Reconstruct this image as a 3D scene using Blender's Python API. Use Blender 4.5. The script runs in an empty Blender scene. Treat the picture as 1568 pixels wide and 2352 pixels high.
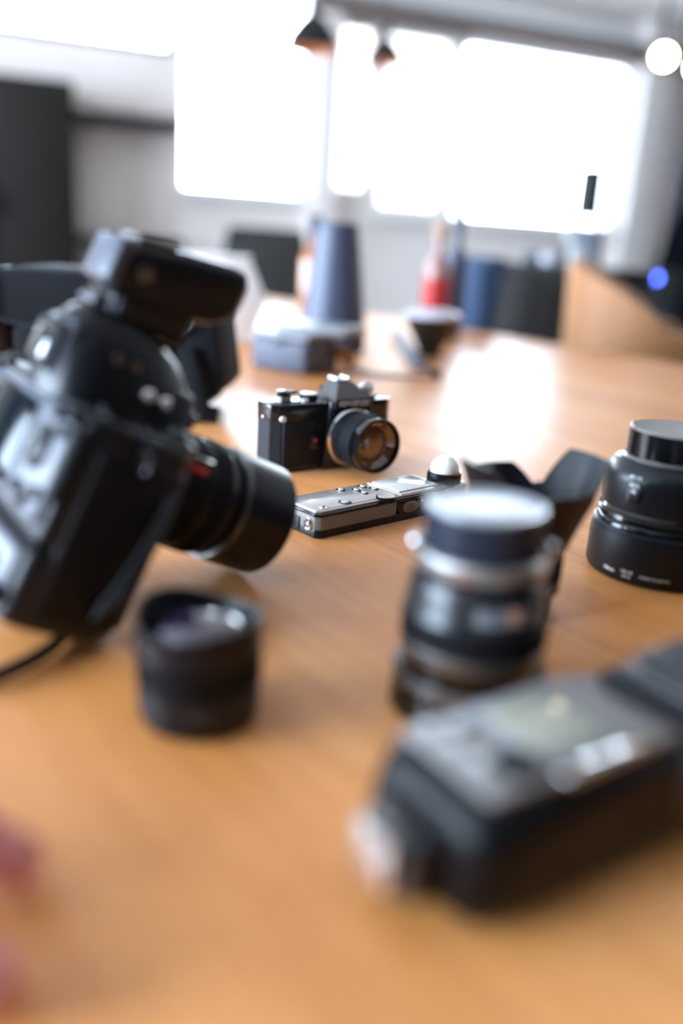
import bpy, bmesh, math, random
from mathutils import Vector, Matrix
random.seed(4)
SC = bpy.context.scene
COL = SC.collection
rad = math.radians
V = Vector

# ------------------------------------------------------------------ camera
PITCH, ROLL, EYE = rad(17.5), rad(3.5), 1.0
fwd = V((0, math.cos(PITCH), -math.sin(PITCH)))
r0 = V((1, 0, 0)); u0 = V((0, math.sin(PITCH), math.cos(PITCH)))
RT = r0 * math.cos(ROLL) + u0 * math.sin(ROLL)
UP = -r0 * math.sin(ROLL) + u0 * math.cos(ROLL)
cam = bpy.data.cameras.new('camera')
cam.sensor_fit = 'VERTICAL'; cam.sensor_height = 36.0
cam.lens = 2000.0 * 36.0 / 2352.0
cam.clip_start = 0.02; cam.clip_end = 100
cam.dof.use_dof = True
cam.dof.focus_distance = 0.81
cam.dof.aperture_fstop = cam.lens / 24.0
camo = bpy.data.objects.new('camera', cam); COL.objects.link(camo)
m = Matrix((RT, UP, -fwd)).transposed().to_4x4(); m.translation = (0, 0, EYE)
camo.matrix_world = m
SC.camera = camo

# ------------------------------------------------------------------ world and view
SKY = 10.5
w = bpy.data.worlds.new('sky'); SC.world = w; w.use_nodes = True
nt = w.node_tree; bg = nt.nodes['Background']
bg.inputs[0].default_value = (0.68, 0.82, 1.0, 1); bg.inputs[1].default_value = SKY
SC.view_settings.view_transform = 'Standard'; SC.view_settings.look = 'None'
SC.view_settings.exposure = 2.05; SC.view_settings.gamma = 1
SC.view_settings.use_curve_mapping = False
SC.cycles.max_bounces = 8; SC.cycles.diffuse_bounces = 4; SC.cycles.glossy_bounces = 4
SC.cycles.transmission_bounces = 8; SC.cycles.transparent_max_bounces = 12
SC.cycles.caustics_reflective = False; SC.cycles.caustics_refractive = False
SC.cycles.sample_clamp_indirect = 6
SC.cycles.use_denoising = True

# room frame: s runs along the window wall, t towards it
A_ = rad(67)
RW = V((math.sin(A_), math.cos(A_), 0)); RN = V((-RW.y, RW.x, 0)); W0 = V((0, 8.4, 0))
ROOM = Matrix((RW, RN, V((0, 0, 1)))).transposed().to_4x4(); ROOM.translation = W0
S0, S1, T0 = -7.5, 3.75, -9.2
CEIL = 3.16

def portal(c, sx, sz, rotz):
    """portal in a window opening: guides sampling of the daylight that comes through it"""
    L = bpy.data.lights.new('window_daylight', 'AREA'); L.shape = 'RECTANGLE'; L.size = sx; L.size_y = sz
    L.cycles.is_portal = True
    o = bpy.data.objects.new('window_daylight', L); COL.objects.link(o)
    o.matrix_world = ROOM @ Matrix.Translation(c) @ Matrix.Rotation(rotz, 4, 'Z') @ Matrix.Rotation(rad(-90), 4, 'X')
WIN_BACK = [(-4.6, -1.70, 2.32, 2.98), (-1.64, -0.56, 1.31, 2.98), (-0.28, 0.09, 1.40, 2.74), (0.16, 0.86, 1.28, 2.74), (0.94, 2.80, 1.24, 2.74)]
WIN_LEFT = [(-8.3, -5.6, 0.9, 2.85), (-5.0, -0.6, 0.9, 2.85)]
WIN_REAR_FILL = [(-6.6, -5.6, 1.9, 2.7)]  # unseen opening, added as a weak fill from behind
for a, b, c, d in WIN_BACK: portal(V(((a + b) / 2, 0.1, (c + d) / 2)), b - a, d - c, 0)
for a, b, c, d in WIN_LEFT: portal(V((S0 - 0.1, (a + b) / 2, (c + d) / 2)), b - a, d - c, rad(90))
for a, b, c, d in WIN_REAR_FILL: portal(V(((a + b) / 2, T0 - 0.1, (c + d) / 2)), b - a, d - c, rad(180))

# ------------------------------------------------------------------ picture helpers
def ray(x, y): return fwd + RT * ((x - 784) / 2000.0) - UP * ((y - 1176) / 2000.0)
def at(x, y, z=0.75):
    d = ray(x, y); return V((0, 0, EYE)) + d * ((z - EYE) / d.z)
def aty(x, y, Y):
    d = ray(x, y); return V((0, 0, EYE)) + d * (Y / d.y)

# ------------------------------------------------------------------ materials
def mat(name, col, rough=0.5, metal=0.0, coat=0.0, spec=0.5, bump=None, emit=None, trans=0.0, ior=1.45, vary=None, sheen=0.0, sss=0.0):
    mt = bpy.data.materials.new(name); mt.use_nodes = True
    n = mt.node_tree.nodes; l = mt.node_tree.links; b = n['Principled BSDF']
    b.inputs['Base Color'].default_value = (*col, 1)
    b.inputs['Roughness'].default_value = rough
    b.inputs['Metallic'].default_value = metal
    b.inputs['Coat Weight'].default_value = coat; b.inputs['Coat Roughness'].default_value = 0.08
    b.inputs['Specular IOR Level'].default_value = spec
    b.inputs['IOR'].default_value = ior
    b.inputs['Transmission Weight'].default_value = trans
    b.inputs['Sheen Weight'].default_value = sheen
    if sss:
        b.inputs['Subsurface Weight'].default_value = sss; b.inputs['Subsurface Radius'].default_value = (0.01, 0.004, 0.002)
    if emit:
        b.inputs['Emission Color'].default_value = (*emit[0], 1); b.inputs['Emission Strength'].default_value = emit[1]
    tc = n.new('ShaderNodeTexCoord')
    if bump:
        t = n.new('ShaderNodeTexNoise'); t.inputs['Scale'].default_value = bump[0]; t.inputs['Detail'].default_value = 3
        bp = n.new('ShaderNodeBump'); bp.inputs['Strength'].default_value = bump[1]; bp.inputs['Distance'].default_value = bump[2] if len(bump) > 2 else 0.001
        l.new(tc.outputs['Object'], t.inputs['Vector']); l.new(t.outputs['Fac'], bp.inputs['Height']); l.new(bp.outputs['Normal'], b.inputs['Normal'])
    if vary:
        t = n.new('ShaderNodeTexNoise'); t.inputs['Scale'].default_value = vary[0]; t.inputs['Detail'].default_value = 4
        cr = n.new('ShaderNodeMix'); cr.data_type = 'RGBA'
        cr.inputs[6].default_value = (*col, 1); cr.inputs[7].default_value = (*vary[1], 1)
        l.new(tc.outputs['Object'], t.inputs['Vector']); l.new(t.outputs['Fac'], cr.inputs[0]); l.new(cr.outputs[2], b.inputs['Base Color'])
    return mt

M = {}
M['plastic'] = mat('black_plastic', (0.007, 0.008, 0.011), 0.42, spec=0.35, bump=(900, 0.15, 0.0003))
M['gloss'] = mat('gloss_black', (0.004, 0.004, 0.005), 0.16, coat=0.25)
M['rubber'] = mat('black_rubber', (0.006, 0.007, 0.009), 0.62, spec=0.3, bump=(1200, 0.35, 0.0004))
M['satin'] = mat('satin_black', (0.008, 0.010, 0.014), 0.33, spec=0.4, bump=(1500, 0.08, 0.0002))
M['magnesium'] = mat('crackle_black_paint', (0.009, 0.011, 0.015), 0.36, spec=0.4, bump=(1400, 0.25, 0.0003))
M['leather'] = mat('leatherette', (0.010, 0.012, 0.018), 0.55, spec=0.35, bump=(1500, 0.5, 0.0004))
M['enamel'] = mat('black_enamel', (0.008, 0.009, 0.012), 0.22, coat=0.3)
M['chrome'] = mat('chrome', (0.85, 0.85, 0.86), 0.18, metal=1)
M['steel'] = mat('brushed_steel', (0.62, 0.61, 0.6), 0.35, metal=1)
M['steel_dark'] = mat('dark_anodised_ring', (0.17, 0.165, 0.16), 0.3, metal=0.8)
M['gunmetal'] = mat('gunmetal_ring', (0.04, 0.04, 0.042), 0.28, metal=0.4)
M['bronze'] = mat('champagne_metal_face', (0.50, 0.45, 0.41), 0.26, metal=0.45, coat=0.5)
M['greyplast'] = mat('warm_grey_plastic', (0.23, 0.215, 0.205), 0.42, bump=(1500, 0.1, 0.0002))
M['lightgrey'] = mat('light_grey_button', (0.55, 0.54, 0.53), 0.35)
M['lcd'] = mat('display_glass_grey', (0.60, 0.60, 0.57), 0.16, coat=0.8, spec=0.8)
M['lcd_beige'] = mat('unlit_beige_display', (0.34, 0.33, 0.26), 0.16, coat=0.7)
M['lcd_dark'] = mat('dark_screen_glass', (0.004, 0.008, 0.012), 0.06, coat=1)
M['white'] = mat('white_diffuser', (0.93, 0.93, 0.93), 0.5, sss=0.3)
M['paint'] = mat('white_paint_print', (0.8, 0.8, 0.8), 0.5)
M['screen'] = mat('antiglare_screen', (0.003, 0.006, 0.010), 0.12, spec=0.12)
M['backplate'] = mat('slate_back_plate', (0.085, 0.09, 0.12), 0.38, bump=(1200, 0.15, 0.0002))
M['silver'] = mat('satin_silver', (0.80, 0.80, 0.80), 0.3, metal=0.35)
M['prismpaint'] = mat('sheen_black_paint', (0.055, 0.048, 0.046), 0.33, spec=0.8)  # black lightened: the pale reflection on the prism facet is put into the colour
M['flashbody'] = mat('matt_flash_body', (0.004, 0.004, 0.005), 0.38, spec=0.22)
M['highlightmetal'] = mat('highlight_strip_metal', (0.55, 0.54, 0.53), 0.09, metal=1.0)  # mirror metal for the added strip that makes the flash's edge highlight
M['pinkglass'] = mat('cloudy_pink_bottle', (0.36, 0.21, 0.19), 0.25)
M['red'] = mat('red_plastic', (0.55, 0.02, 0.02), 0.35)
M['orange'] = mat('orange_mark', (0.42, 0.20, 0.12), 0.4)
M['blue'] = mat('blue_mark', (0.02, 0.2, 0.7), 0.4)
M['capgrey'] = mat('grey_rear_cap', (0.24, 0.25, 0.28), 0.3, bump=(800, 0.1, 0.0002))
M['capblue'] = mat('dark_blue_grey_plastic', (0.018, 0.026, 0.045), 0.36)
M['lensglass'] = mat('coated_lens_glass', (0.02, 0.012, 0.03), 0.03, coat=1, spec=1.0)
M['brownglass'] = mat('amber_coated_glass', (0.16, 0.07, 0.035), 0.06, coat=1, spec=1.0)
M['fabric'] = mat('black_nylon_fabric', (0.006, 0.007, 0.010), 0.85, bump=(700, 0.6, 0.001), spec=0.2, sheen=0.05)
M['fabricblue'] = mat('slate_blue_fabric', (0.05, 0.07, 0.11), 0.8, bump=(600, 0.5, 0.001), sheen=0.3)
M['strap'] = mat('woven_black_strap', (0.022, 0.036, 0.050), 0.6, bump=(1500, 0.5, 0.0005))
M['greystrap'] = mat('grey_webbing', (0.22, 0.22, 0.25), 0.8, bump=(900, 0.5, 0.0005))
M['tanstrap'] = mat('tan_leather_pad', (0.45, 0.28, 0.18), 0.6)
M['casegrey'] = mat('slate_case_shell', (0.075, 0.085, 0.125), 0.5, bump=(500, 0.2, 0.0005))
M['casetop'] = mat('pale_case_lid', (0.27, 0.28, 0.31), 0.4)
M['vase'] = mat('slate_blue_glaze', (0.070, 0.088, 0.150), 0.42, vary=(9, (0.05, 0.06, 0.10)))
M['whitebox'] = mat('white_card', (0.72, 0.70, 0.68), 0.6)
M['bowl'] = mat('black_glaze', (0.012, 0.010, 0.009), 0.25)
M['milk'] = mat('milky_lid', (0.62, 0.60, 0.66), 0.4)
M['redlabel'] = mat('red_label', (0.50, 0.03, 0.03), 0.5)
M['amber'] = mat('amber_bottle_glass', (0.35, 0.12, 0.03), 0.1, coat=0.5)
M['skin'] = mat('skin', (0.74, 0.30, 0.26), 0.5, sss=0.15, vary=(40, (0.66, 0.22, 0.20)))
M['sleeve'] = mat('dark_knit_sleeve', (0.02, 0.02, 0.025), 0.9, bump=(500, 0.8, 0.001))
M['tan'] = mat('tan_leather', (0.42, 0.20, 0.085), 0.5, bump=(160, 0.2, 0.001), vary=(7, (0.34, 0.15, 0.06)))
M['chairdark'] = mat('charcoal_felt', (0.020, 0.018, 0.017), 0.9, vary=(5, (0.030, 0.027, 0.025)))
M['chairblue'] = mat('navy_felt', (0.012, 0.030, 0.070), 0.85)
M['sidewood'] = mat('black_stained_wood', (0.022, 0.020, 0.020), 0.55, bump=(60, 0.2, 0.002))
M['blackmetal'] = mat('black_powder_coat', (0.008, 0.008, 0.008), 0.5, spec=0.3)
M['framewhite'] = mat('white_window_frame', (0.80, 0.78, 0.76), 0.45)
M['plaster'] = mat('pale_plaster', (0.88, 0.80, 0.75), 0.8, bump=(12, 0.2, 0.01), vary=(2.5, (0.82, 0.74, 0.69)))
M['ceiling'] = mat('pale_ceiling', (0.88, 0.86, 0.83), 0.85, vary=(1.5, (0.78, 0.79, 0.80)))
M['beam'] = mat('brown_grey_beam', (0.19, 0.135, 0.115), 0.7, vary=(4, (0.15, 0.12, 0.11)))
M['floor'] = mat('dark_floor', (0.24, 0.21, 0.19), 0.5, bump=(20, 0.1, 0.004), vary=(3, (0.18, 0.155, 0.14)))
M['curtain'] = mat('navy_black_curtain', (0.003, 0.004, 0.007), 0.9, spec=0.1, sheen=0.0)
M['curtaingrey'] = mat('mauve_grey_curtain', (0.16, 0.145, 0.16), 0.85)
M['cabinet'] = mat('dark_brown_board', (0.012, 0.011, 0.010), 0.75, spec=0.2, vary=(3, (0.018, 0.014, 0.011)))
M['lampin'] = mat('copper_shade_lining', (0.65, 0.32, 0.18), 0.35, metal=0.4)
M['bulb'] = mat('lit_bulb', (1, 0.9, 0.75), 0.4, emit=((1.0, 0.84, 0.62), 14))
M['led'] = mat('blue_led', (0.1, 0.2, 1), 0.4, emit=((0.08, 0.16, 1.0), 4))
M['legmetal'] = mat('table_leg_steel', (0.03, 0.03, 0.03), 0.4, metal=0.6)

def clear_glass(name, tint=(1, 1, 1)):
    mt = bpy.data.materials.new(name); mt.use_nodes = True
    n = mt.node_tree.nodes; l = mt.node_tree.links
    for x in list(n):
        if x.type == 'BSDF_PRINCIPLED': n.remove(x)
    out = [x for x in n if x.type == 'OUTPUT_MATERIAL'][0]
    tr = n.new('ShaderNodeBsdfTransparent'); tr.inputs[0].default_value = (*tint, 1)
    gl = n.new('ShaderNodeBsdfGlossy'); gl.inputs['Roughness'].default_value = 0.03
    fr = n.new('ShaderNodeFresnel'); fr.inputs[0].default_value = 1.45
    mx = n.new('ShaderNodeMixShader')
    l.new(fr.outputs[0], mx.inputs[0]); l.new(tr.outputs[0], mx.inputs[1]); l.new(gl.outputs[0], mx.inputs[2]); l.new(mx.outputs[0], out.inputs[0])
    return mt
M['pane'] = clear_glass('window_glass', (0.97, 0.99, 1.0))
M['dimpane'] = clear_glass('dimmed_window_glass', (0.42, 0.39, 0.36))  # made-up tint, cuts the window light and its glare on the table
M['softpane'] = clear_glass('slightly_dimmed_glass', (0.93, 0.92, 0.90))  # slight made-up tint, holds back the window light behind dark outlines
M['bottleglass'] = clear_glass('bottle_glass', (0.78, 0.84, 0.93))
M['uvglass'] = clear_glass('clear_plate', (0.95, 0.97, 1.0))

def brick_mat():
    mt = mat('whitewashed_brick', (0.6, 0.57, 0.55), 0.85)
    n = mt.node_tree.nodes; l = mt.node_tree.links; b = n['Principled BSDF']
    tc = n.new('ShaderNodeTexCoord'); mp = n.new('ShaderNodeMapping'); mp.inputs['Rotation'].default_value = (rad(90), 0, 0)
    br = n.new('ShaderNodeTexBrick'); br.inputs['Scale'].default_value = 4.2
    br.inputs['Color1'].default_value = (0.88, 0.77, 0.71, 1); br.inputs['Color2'].default_value = (0.80, 0.70, 0.64, 1); br.inputs['Mortar'].default_value = (0.74, 0.65, 0.60, 1)
    br.inputs['Mortar Size'].default_value = 0.015
    ns = n.new('ShaderNodeTexNoise'); ns.inputs['Scale'].default_value = 3
    mx = n.new('ShaderNodeMix'); mx.data_type = 'RGBA'; mx.blend_type = 'MULTIPLY'; mx.inputs[0].default_value = 0.35
    cr = n.new('ShaderNodeValToRGB'); cr.color_ramp.elements[0].color = (0.6, 0.6, 0.6, 1); cr.color_ramp.elements[1].color = (1, 1, 1, 1)
    l.new(tc.outputs['Object'], mp.inputs[0]); l.new(mp.outputs[0], br.inputs[0]); l.new(tc.outputs['Object'], ns.inputs[0])
    l.new(ns.outputs[0], cr.inputs[0]); l.new(br.outputs[0], mx.inputs[6]); l.new(cr.outputs[0], mx.inputs[7]); l.new(mx.outputs[2], b.inputs['Base Color'])
    bp = n.new('ShaderNodeBump'); bp.inputs['Distance'].default_value = 0.01; l.new(br.outputs['Fac'], bp.inputs['Height']); bp.invert = True; l.new(bp.outputs[0], b.inputs['Normal'])
    return mt
M['brick'] = brick_mat()

def wood_mat():
    """oiled oak planks: grain along local x"""
    mt = mat('oiled_oak', (0.6, 0.3, 0.1), 0.36, coat=0.35)
    mt.node_tree.nodes['Principled BSDF'].inputs['Coat Roughness'].default_value = 0.36
    n = mt.node_tree.nodes; l = mt.node_tree.links; b = n['Principled BSDF']
    tc = n.new('ShaderNodeTexCoord')
    def noise(scale, vec, detail=4, rough=0.6, dist=0.0):
        mp = n.new('ShaderNodeMapping'); mp.inputs['Scale'].default_value = vec
        t = n.new('ShaderNodeTexNoise'); t.inputs['Scale'].default_value = scale; t.inputs['Detail'].default_value = detail
        t.inputs['Roughness'].default_value = rough; t.inputs['Distortion'].default_value = dist
        l.new(tc.outputs['Object'], mp.inputs[0]); l.new(mp.outputs[0], t.inputs[0]); return t
    broad = noise(3.2, (0.35, 2.6, 1), 3, 0.5, 0.4)
    mid = noise(9, (0.5, 5, 1), 5, 0.6, 0.8)
    fine = noise(60, (0.35, 9, 1), 4, 0.7)
    ray_ = noise(26, (2.4, 1.0, 1), 3, 0.6, 1.2)
    mpb = n.new('ShaderNodeMapping'); mpb.inputs['Location'].default_value = (0.4, 0.055, 0)
    br = n.new('ShaderNodeTexBrick'); br.inputs['Scale'].default_value = 1.0; br.inputs['Brick Width'].default_value = 1.9; br.inputs['Row Height'].default_value = 0.135
    br.inputs['Mortar Size'].default_value = 0.0012; br.inputs['Color1'].default_value = (0.35, 0.35, 0.35, 1); br.inputs['Color2'].default_value = (0.65, 0.65, 0.65, 1); br.inputs['Mortar'].default_value = (0.2, 0.2, 0.2, 1)
    l.new(tc.outputs['Object'], mpb.inputs[0]); l.new(mpb.outputs[0], br.inputs[0])
    def mth(op, a, c, k=None):
        q = n.new('ShaderNodeMath'); q.operation = op
        for i, v_ in enumerate((a, c)):
            if isinstance(v_, (int, float)): q.inputs[i].default_value = v_
            else: l.new(v_, q.inputs[i])
        return q.outputs[0]
    f = mth('MULTIPLY', broad.outputs[0], 0.30)
    f = mth('ADD', f, mth('MULTIPLY', mid.outputs[0], 0.30))
    f = mth('ADD', f, mth('MULTIPLY', fine.outputs[0], 0.16))
    f = mth('ADD', f, mth('MULTIPLY', ray_.outputs[0], 0.08))
    f = mth('ADD', f, mth('MULTIPLY', br.outputs[0], 0.20))
    cr = n.new('ShaderNodeValToRGB'); e = cr.color_ramp.elements
    e[0].position = 0.34; e[0].color = (0.46, 0.155, 0.030, 1)
    e[1].position = 0.66; e[1].color = (0.82, 0.37, 0.115, 1)
    e2 = e.new(0.5); e2.color = (0.67, 0.26, 0.068, 1)
    l.new(f, cr.inputs[0]); l.new(cr.outputs[0], b.inputs['Base Color'])
    rr = n.new('ShaderNodeMapRange'); rr.inputs[1].default_value = 0.3; rr.inputs[2].default_value = 0.7; rr.inputs[3].default_value = 0.46; rr.inputs[4].default_value = 0.38
    l.new(mid.outputs[0], rr.inputs[0]); l.new(rr.outputs[0], b.inputs['Roughness'])
    bp = n.new('ShaderNodeBump'); bp.inputs['Strength'].default_value = 0.35; bp.inputs['Distance'].default_value = 0.0006
    l.new(fine.outputs[0], bp.inputs['Height'])
    bp2 = n.new('ShaderNodeBump'); bp2.inputs['Strength'].default_value = 0.5; bp2.inputs['Distance'].default_value = 0.0008
    l.new(br.outputs['Fac'], bp2.inputs['Height']); bp2.invert = True; l.new(bp.outputs[0], bp2.inputs['Normal']); l.new(bp2.outputs[0], b.inputs['Normal'])
    return mt
M['oak'] = wood_mat()

# ------------------------------------------------------------------ mesh helpers
I4 = Matrix.Identity(4)
def T(x, y, z): return Matrix.Translation((x, y, z))
def RX(a): return Matrix.Rotation(rad(a), 4, 'X')
def RY(a): return Matrix.Rotation(rad(a), 4, 'Y')
def RZ(a): return Matrix.Rotation(rad(a), 4, 'Z')
def merge(bm, tmp, mtx=I4):
    tmp.transform(mtx); me = bpy.data.meshes.new('tmp'); tmp.to_mesh(me); tmp.free(); bm.from_mesh(me); bpy.data.meshes.remove(me)
def box(bm, c, s, bev=0.0, seg=2, mtx=I4):
    t = bmesh.new(); bmesh.ops.create_cube(t, size=1.0); bmesh.ops.scale(t, vec=s, verts=t.verts)
    if bev > 0: bmesh.ops.bevel(t, geom=t.edges[:], offset=min(bev, min(s) * 0.49), segments=seg, profile=0.5, affect='EDGES')
    merge(bm, t, mtx @ Matrix.Translation(c)); return bm
def prism(bm, poly, z0, z1, bev=0.0, seg=2, mtx=I4, taper=1.0):
    t = bmesh.new()
    cx = sum(p[0] for p in poly) / len(poly); cy = sum(p[1] for p in poly) / len(poly)
    a = [t.verts.new((p[0], p[1], z0)) for p in poly]
    b = [t.verts.new((cx + (p[0] - cx) * taper, cy + (p[1] - cy) * taper, z1)) for p in poly]
    n = len(poly); t.faces.new(a[::-1]); t.faces.new(b)
    for i in range(n): t.faces.new((a[i], a[(i + 1) % n], b[(i + 1) % n], b[i]))
    bmesh.ops.recalc_face_normals(t, faces=t.faces)
    if bev > 0: bmesh.ops.bevel(t, geom=t.edges[:], offset=bev, segments=seg, profile=0.5, affect='EDGES', clamp_overlap=True)
    merge(bm, t, mtx); return bm
def lathe(bm, prof, n=64, mtx=I4, close=True):
    t = bmesh.new(); rings = []
    for r, z in prof:
        if r < 1e-6: rings.append([t.verts.new((0, 0, z))])
        else: rings.append([t.verts.new((r * math.cos(2 * math.pi * i / n), r * math.sin(2 * math.pi * i / n), z)) for i in range(n)])
    for a, b in zip(rings, rings[1:]):
        if len(a) == 1 and len(b) == 1: continue
        for i in range(n):
            j = (i + 1) % n
            if len(a) == 1: t.faces.new((a[0], b[i], b[j]))
            elif len(b) == 1: t.faces.new((a[i], a[j], b[0]))
            else: t.faces.new((a[i], a[j], b[j], b[i]))
    bmesh.ops.recalc_face_normals(t, faces=t.faces)
    merge(bm, t, mtx); return bm
def knurl(bm, r, z0, z1, n=60, d=0.0006, mtx=I4, inner=None, duty=0.5):
    """ribbed grip ring"""
    t = bmesh.new(); pts = []
    for i in range(n):
        a0 = 2 * math.pi * i / n; st = 2 * math.pi / n
        for f, rr in ((0, r), (duty * 0.8, r), (duty, r - d), (0.95, r - d)):
            pts.append((rr * math.cos(a0 + f * st), rr * math.sin(a0 + f * st)))
    lo = [t.verts.new((x, y, z0)) for x, y in pts]; hi = [t.verts.new((x, y, z1)) for x, y in pts]
    k = len(pts)
    for i in range(k): t.faces.new((lo[i], lo[(i + 1) % k], hi[(i + 1) % k], hi[i]))
    t.faces.new(hi); t.faces.new(lo[::-1])
    merge(bm, t, mtx); return bm
def tube(bm, pts, r, n=10, mtx=I4, flat=None, upv=V((0, 0, 1))):
    """swept tube, or a ribbon of (width, thickness) when flat is given"""
    t = bmesh.new(); pts = [V(p) for p in pts]; rings = []
    # catmull-rom resample
    P = [pts[0]] + pts + [pts[-1]]; q = []
    for i in range(1, len(P) - 2):
        for k in range(6):
            s = k / 6.0; a, b, c, d = P[i - 1], P[i], P[i + 1], P[i + 2]
            q.append(0.5 * ((2 * b) + (-a + c) * s + (2 * a - 5 * b + 4 * c - d) * s * s + (-a + 3 * b - 3 * c + d) * s ** 3))
    q.append(pts[-1])
    for i, p in enumerate(q):
        d = (q[min(i + 1, len(q) - 1)] - q[max(i - 1, 0)]).normalized()
        s = d.cross(upv)
        if s.length < 1e-4: s = V((1, 0, 0))
        s.normalize(); u = s.cross(d).normalized()
        if flat:
            hw, ht = flat[0] / 2, flat[1] / 2
            rings.append([t.verts.new(p + s * a * hw + u * b * ht) for a, b in ((-1, -.6), (-.9, -1), (.9, -1), (1, -.6), (1, .6), (.9, 1), (-.9, 1), (-1, .6))])
        else:
            rings.append([t.verts.new(p + (s * math.cos(2 * math.pi * k / n) + u * math.sin(2 * math.pi * k / n)) * r) for k in range(n)])
    for a, b in zip(rings, rings[1:]):
        m_ = len(a)
        for i in range(m_): t.faces.new((a[i], a[(i + 1) % m_], b[(i + 1) % m_], b[i]))
    t.faces.new(rings[0][::-1]); t.faces.new(rings[-1])
    bmesh.ops.recalc_face_normals(t, faces=t.faces)
    merge(bm, t, mtx); return bm
def sphere(bm, c, r, sc=(1, 1, 1), mtx=I4, n=24):
    t = bmesh.new(); bmesh.ops.create_uvsphere(t, u_segments=n, v_segments=n // 2, radius=r); bmesh.ops.scale(t, vec=sc, verts=t.verts)
    merge(bm, t, mtx @ Matrix.Translation(c)); return bm
def loft(bm, secs, mtx=I4, cap=True):
    t = bmesh.new(); R = [[t.verts.new(p) for p in s] for s in secs]
    for a, b in zip(R, R[1:]):
        k = len(a)
        for i in range(k): t.faces.new((a[i], a[(i + 1) % k], b[(i + 1) % k], b[i]))
    if cap: t.faces.new(R[0][::-1]); t.faces.new(R[-1])
    bmesh.ops.recalc_face_normals(t, faces=t.faces)
    merge(bm, t, mtx); return bm
def nb(): return bmesh.new()
def obj(name, bm, m, parent=None, smooth=True, ang=32):
    me = bpy.data.meshes.new(name); bm.to_mesh(me); bm.free()
    me.materials.append(M[m] if isinstance(m, str) else m)
    if smooth:
        me.polygons.foreach_set('use_smooth', [True] * len(me.polygons)); me.set_sharp_from_angle(angle=rad(ang))
    o = bpy.data.objects.new(name, me); COL.objects.link(o)
    if parent: o.parent = parent
    return o
def part(name, m, parent, fn, *a, **k):
    bm = nb(); fn(bm, *a, **k); return obj(name, bm, m, parent)
def thing(name, label, cat, loc=(0, 0, 0), rotz=0.0, group=None, mtx=None):
    o = bpy.data.objects.new(name, None); COL.objects.link(o); o.empty_display_size = 0.02
    if mtx is not None: o.matrix_world = mtx
    else: o.location = loc; o.rotation_euler = (0, 0, rotz)
    return tag(o, label, cat, group)
def tag(o, label, cat, group=None, kind=None):
    o['label'] = label; o['category'] = cat
    if group: o['group'] = group
    if kind: o['kind'] = kind
    return o
def struct(name, bm, m, mtx=ROOM, parent=None):
    o = obj(name, bm, m, parent, smooth=False)
    if parent is None: o.matrix_world = mtx; o['kind'] = 'structure'
    return o
def text(name, s, size, parent, m, mtx, wrap=None, ext=0.0001, shear=0.0, space=1.0, bold=0.0):
    cu = bpy.data.curves.new('txt', 'FONT'); cu.body = s; cu.size = size; cu.extrude = ext; cu.align_x = 'CENTER'; cu.align_y = 'CENTER'
    cu.shear = shear; cu.space_character = space; cu.offset = bold; cu.resolution_u = 3
    to = bpy.data.objects.new('txt', cu); COL.objects.link(to)
    bpy.context.view_layer.update()
    me = bpy.data.meshes.new_from_object(to.evaluated_get(bpy.context.evaluated_depsgraph_get()))
    bpy.data.objects.remove(to); bpy.data.curves.remove(cu)
    if wrap:                       # wrap = radius: letters bent round a vertical cylinder facing -y
        for v in me.vertices:
            a = v.co.x / wrap; r = wrap + v.co.z
            v.co = V((r * math.sin(a), -r * math.cos(a), v.co.y))
    me.transform(mtx); me.name = name
    me.materials.clear(); me.materials.append(M[m])
    o = bpy.data.objects.new(name, me); COL.objects.link(o); o.parent = parent; return o

# ================================================================== SETTING
def wall_with_holes(name, a0, a1, z0, z1, holes, m, place, thick=0.25):
    """wall in the plane (a, z), holes = [(a0,a1,z0,z1)]; place maps (a, depth, z) to room frame"""
    bm = nb(); xs = sorted({a0, a1, *[h[0] for h in holes], *[h[1] for h in holes]}); zs = sorted({z0, z1, *[h[2] for h in holes], *[h[3] for h in holes]})
    for i in range(len(xs) - 1):
        for j in range(len(zs) - 1):
            cx, cz = (xs[i] + xs[i + 1]) / 2, (zs[j] + zs[j + 1]) / 2
            if any(h[0] < cx < h[1] and h[2] < cz < h[3] for h in holes): continue
            box(bm, (cx, thick / 2, cz), (xs[i + 1] - xs[i], thick, zs[j + 1] - zs[j]))
    bmesh.ops.remove_doubles(bm, verts=bm.verts, dist=1e-5)
    o = struct(name, bm, m, ROOM @ place); return o
P_BACK = I4
P_LEFT = T(S0, 0, 0) @ RZ(90)
P_REAR = T(0, T0, 0) @ RZ(180)
P_RIGHT = T(S1, 0, 0) @ RZ(-90)
HB = [h for h in WIN_BACK]
bm = nb(); box(bm, ((S0 + S1) / 2, T0 / 2, -0.1), (S1 - S0 + 0.5, -T0 + 0.5, 0.2)); struct('floor', bm, 'floor')
bm = nb(); box(bm, ((S0 + S1) / 2, T0 / 2, CEIL + 0.1), (S1 - S0 + 0.5, -T0 + 0.5, 0.2)); struct('ceiling', bm, 'ceiling')
wall_with_holes('wall_back_left', S0, -1.66, 0, CEIL, [HB[0]], 'brick', P_BACK)
wall_with_holes('wall_back', -1.66, S1, 0, CEIL, HB[1:], 'plaster', P_BACK)
wall_with_holes('wall_left', T0, 0, 0, CEIL, WIN_LEFT, 'plaster', P_LEFT)
wall_with_holes('wall_rear', -S1, -S0, 0, CEIL, [(-b, -a, c, d) for a, b, c, d in WIN_REAR_FILL], 'cabinet', P_REAR)
wall_with_holes('wall_right', 0, -T0, 0, CEIL, [], 'plaster', P_RIGHT)
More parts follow.
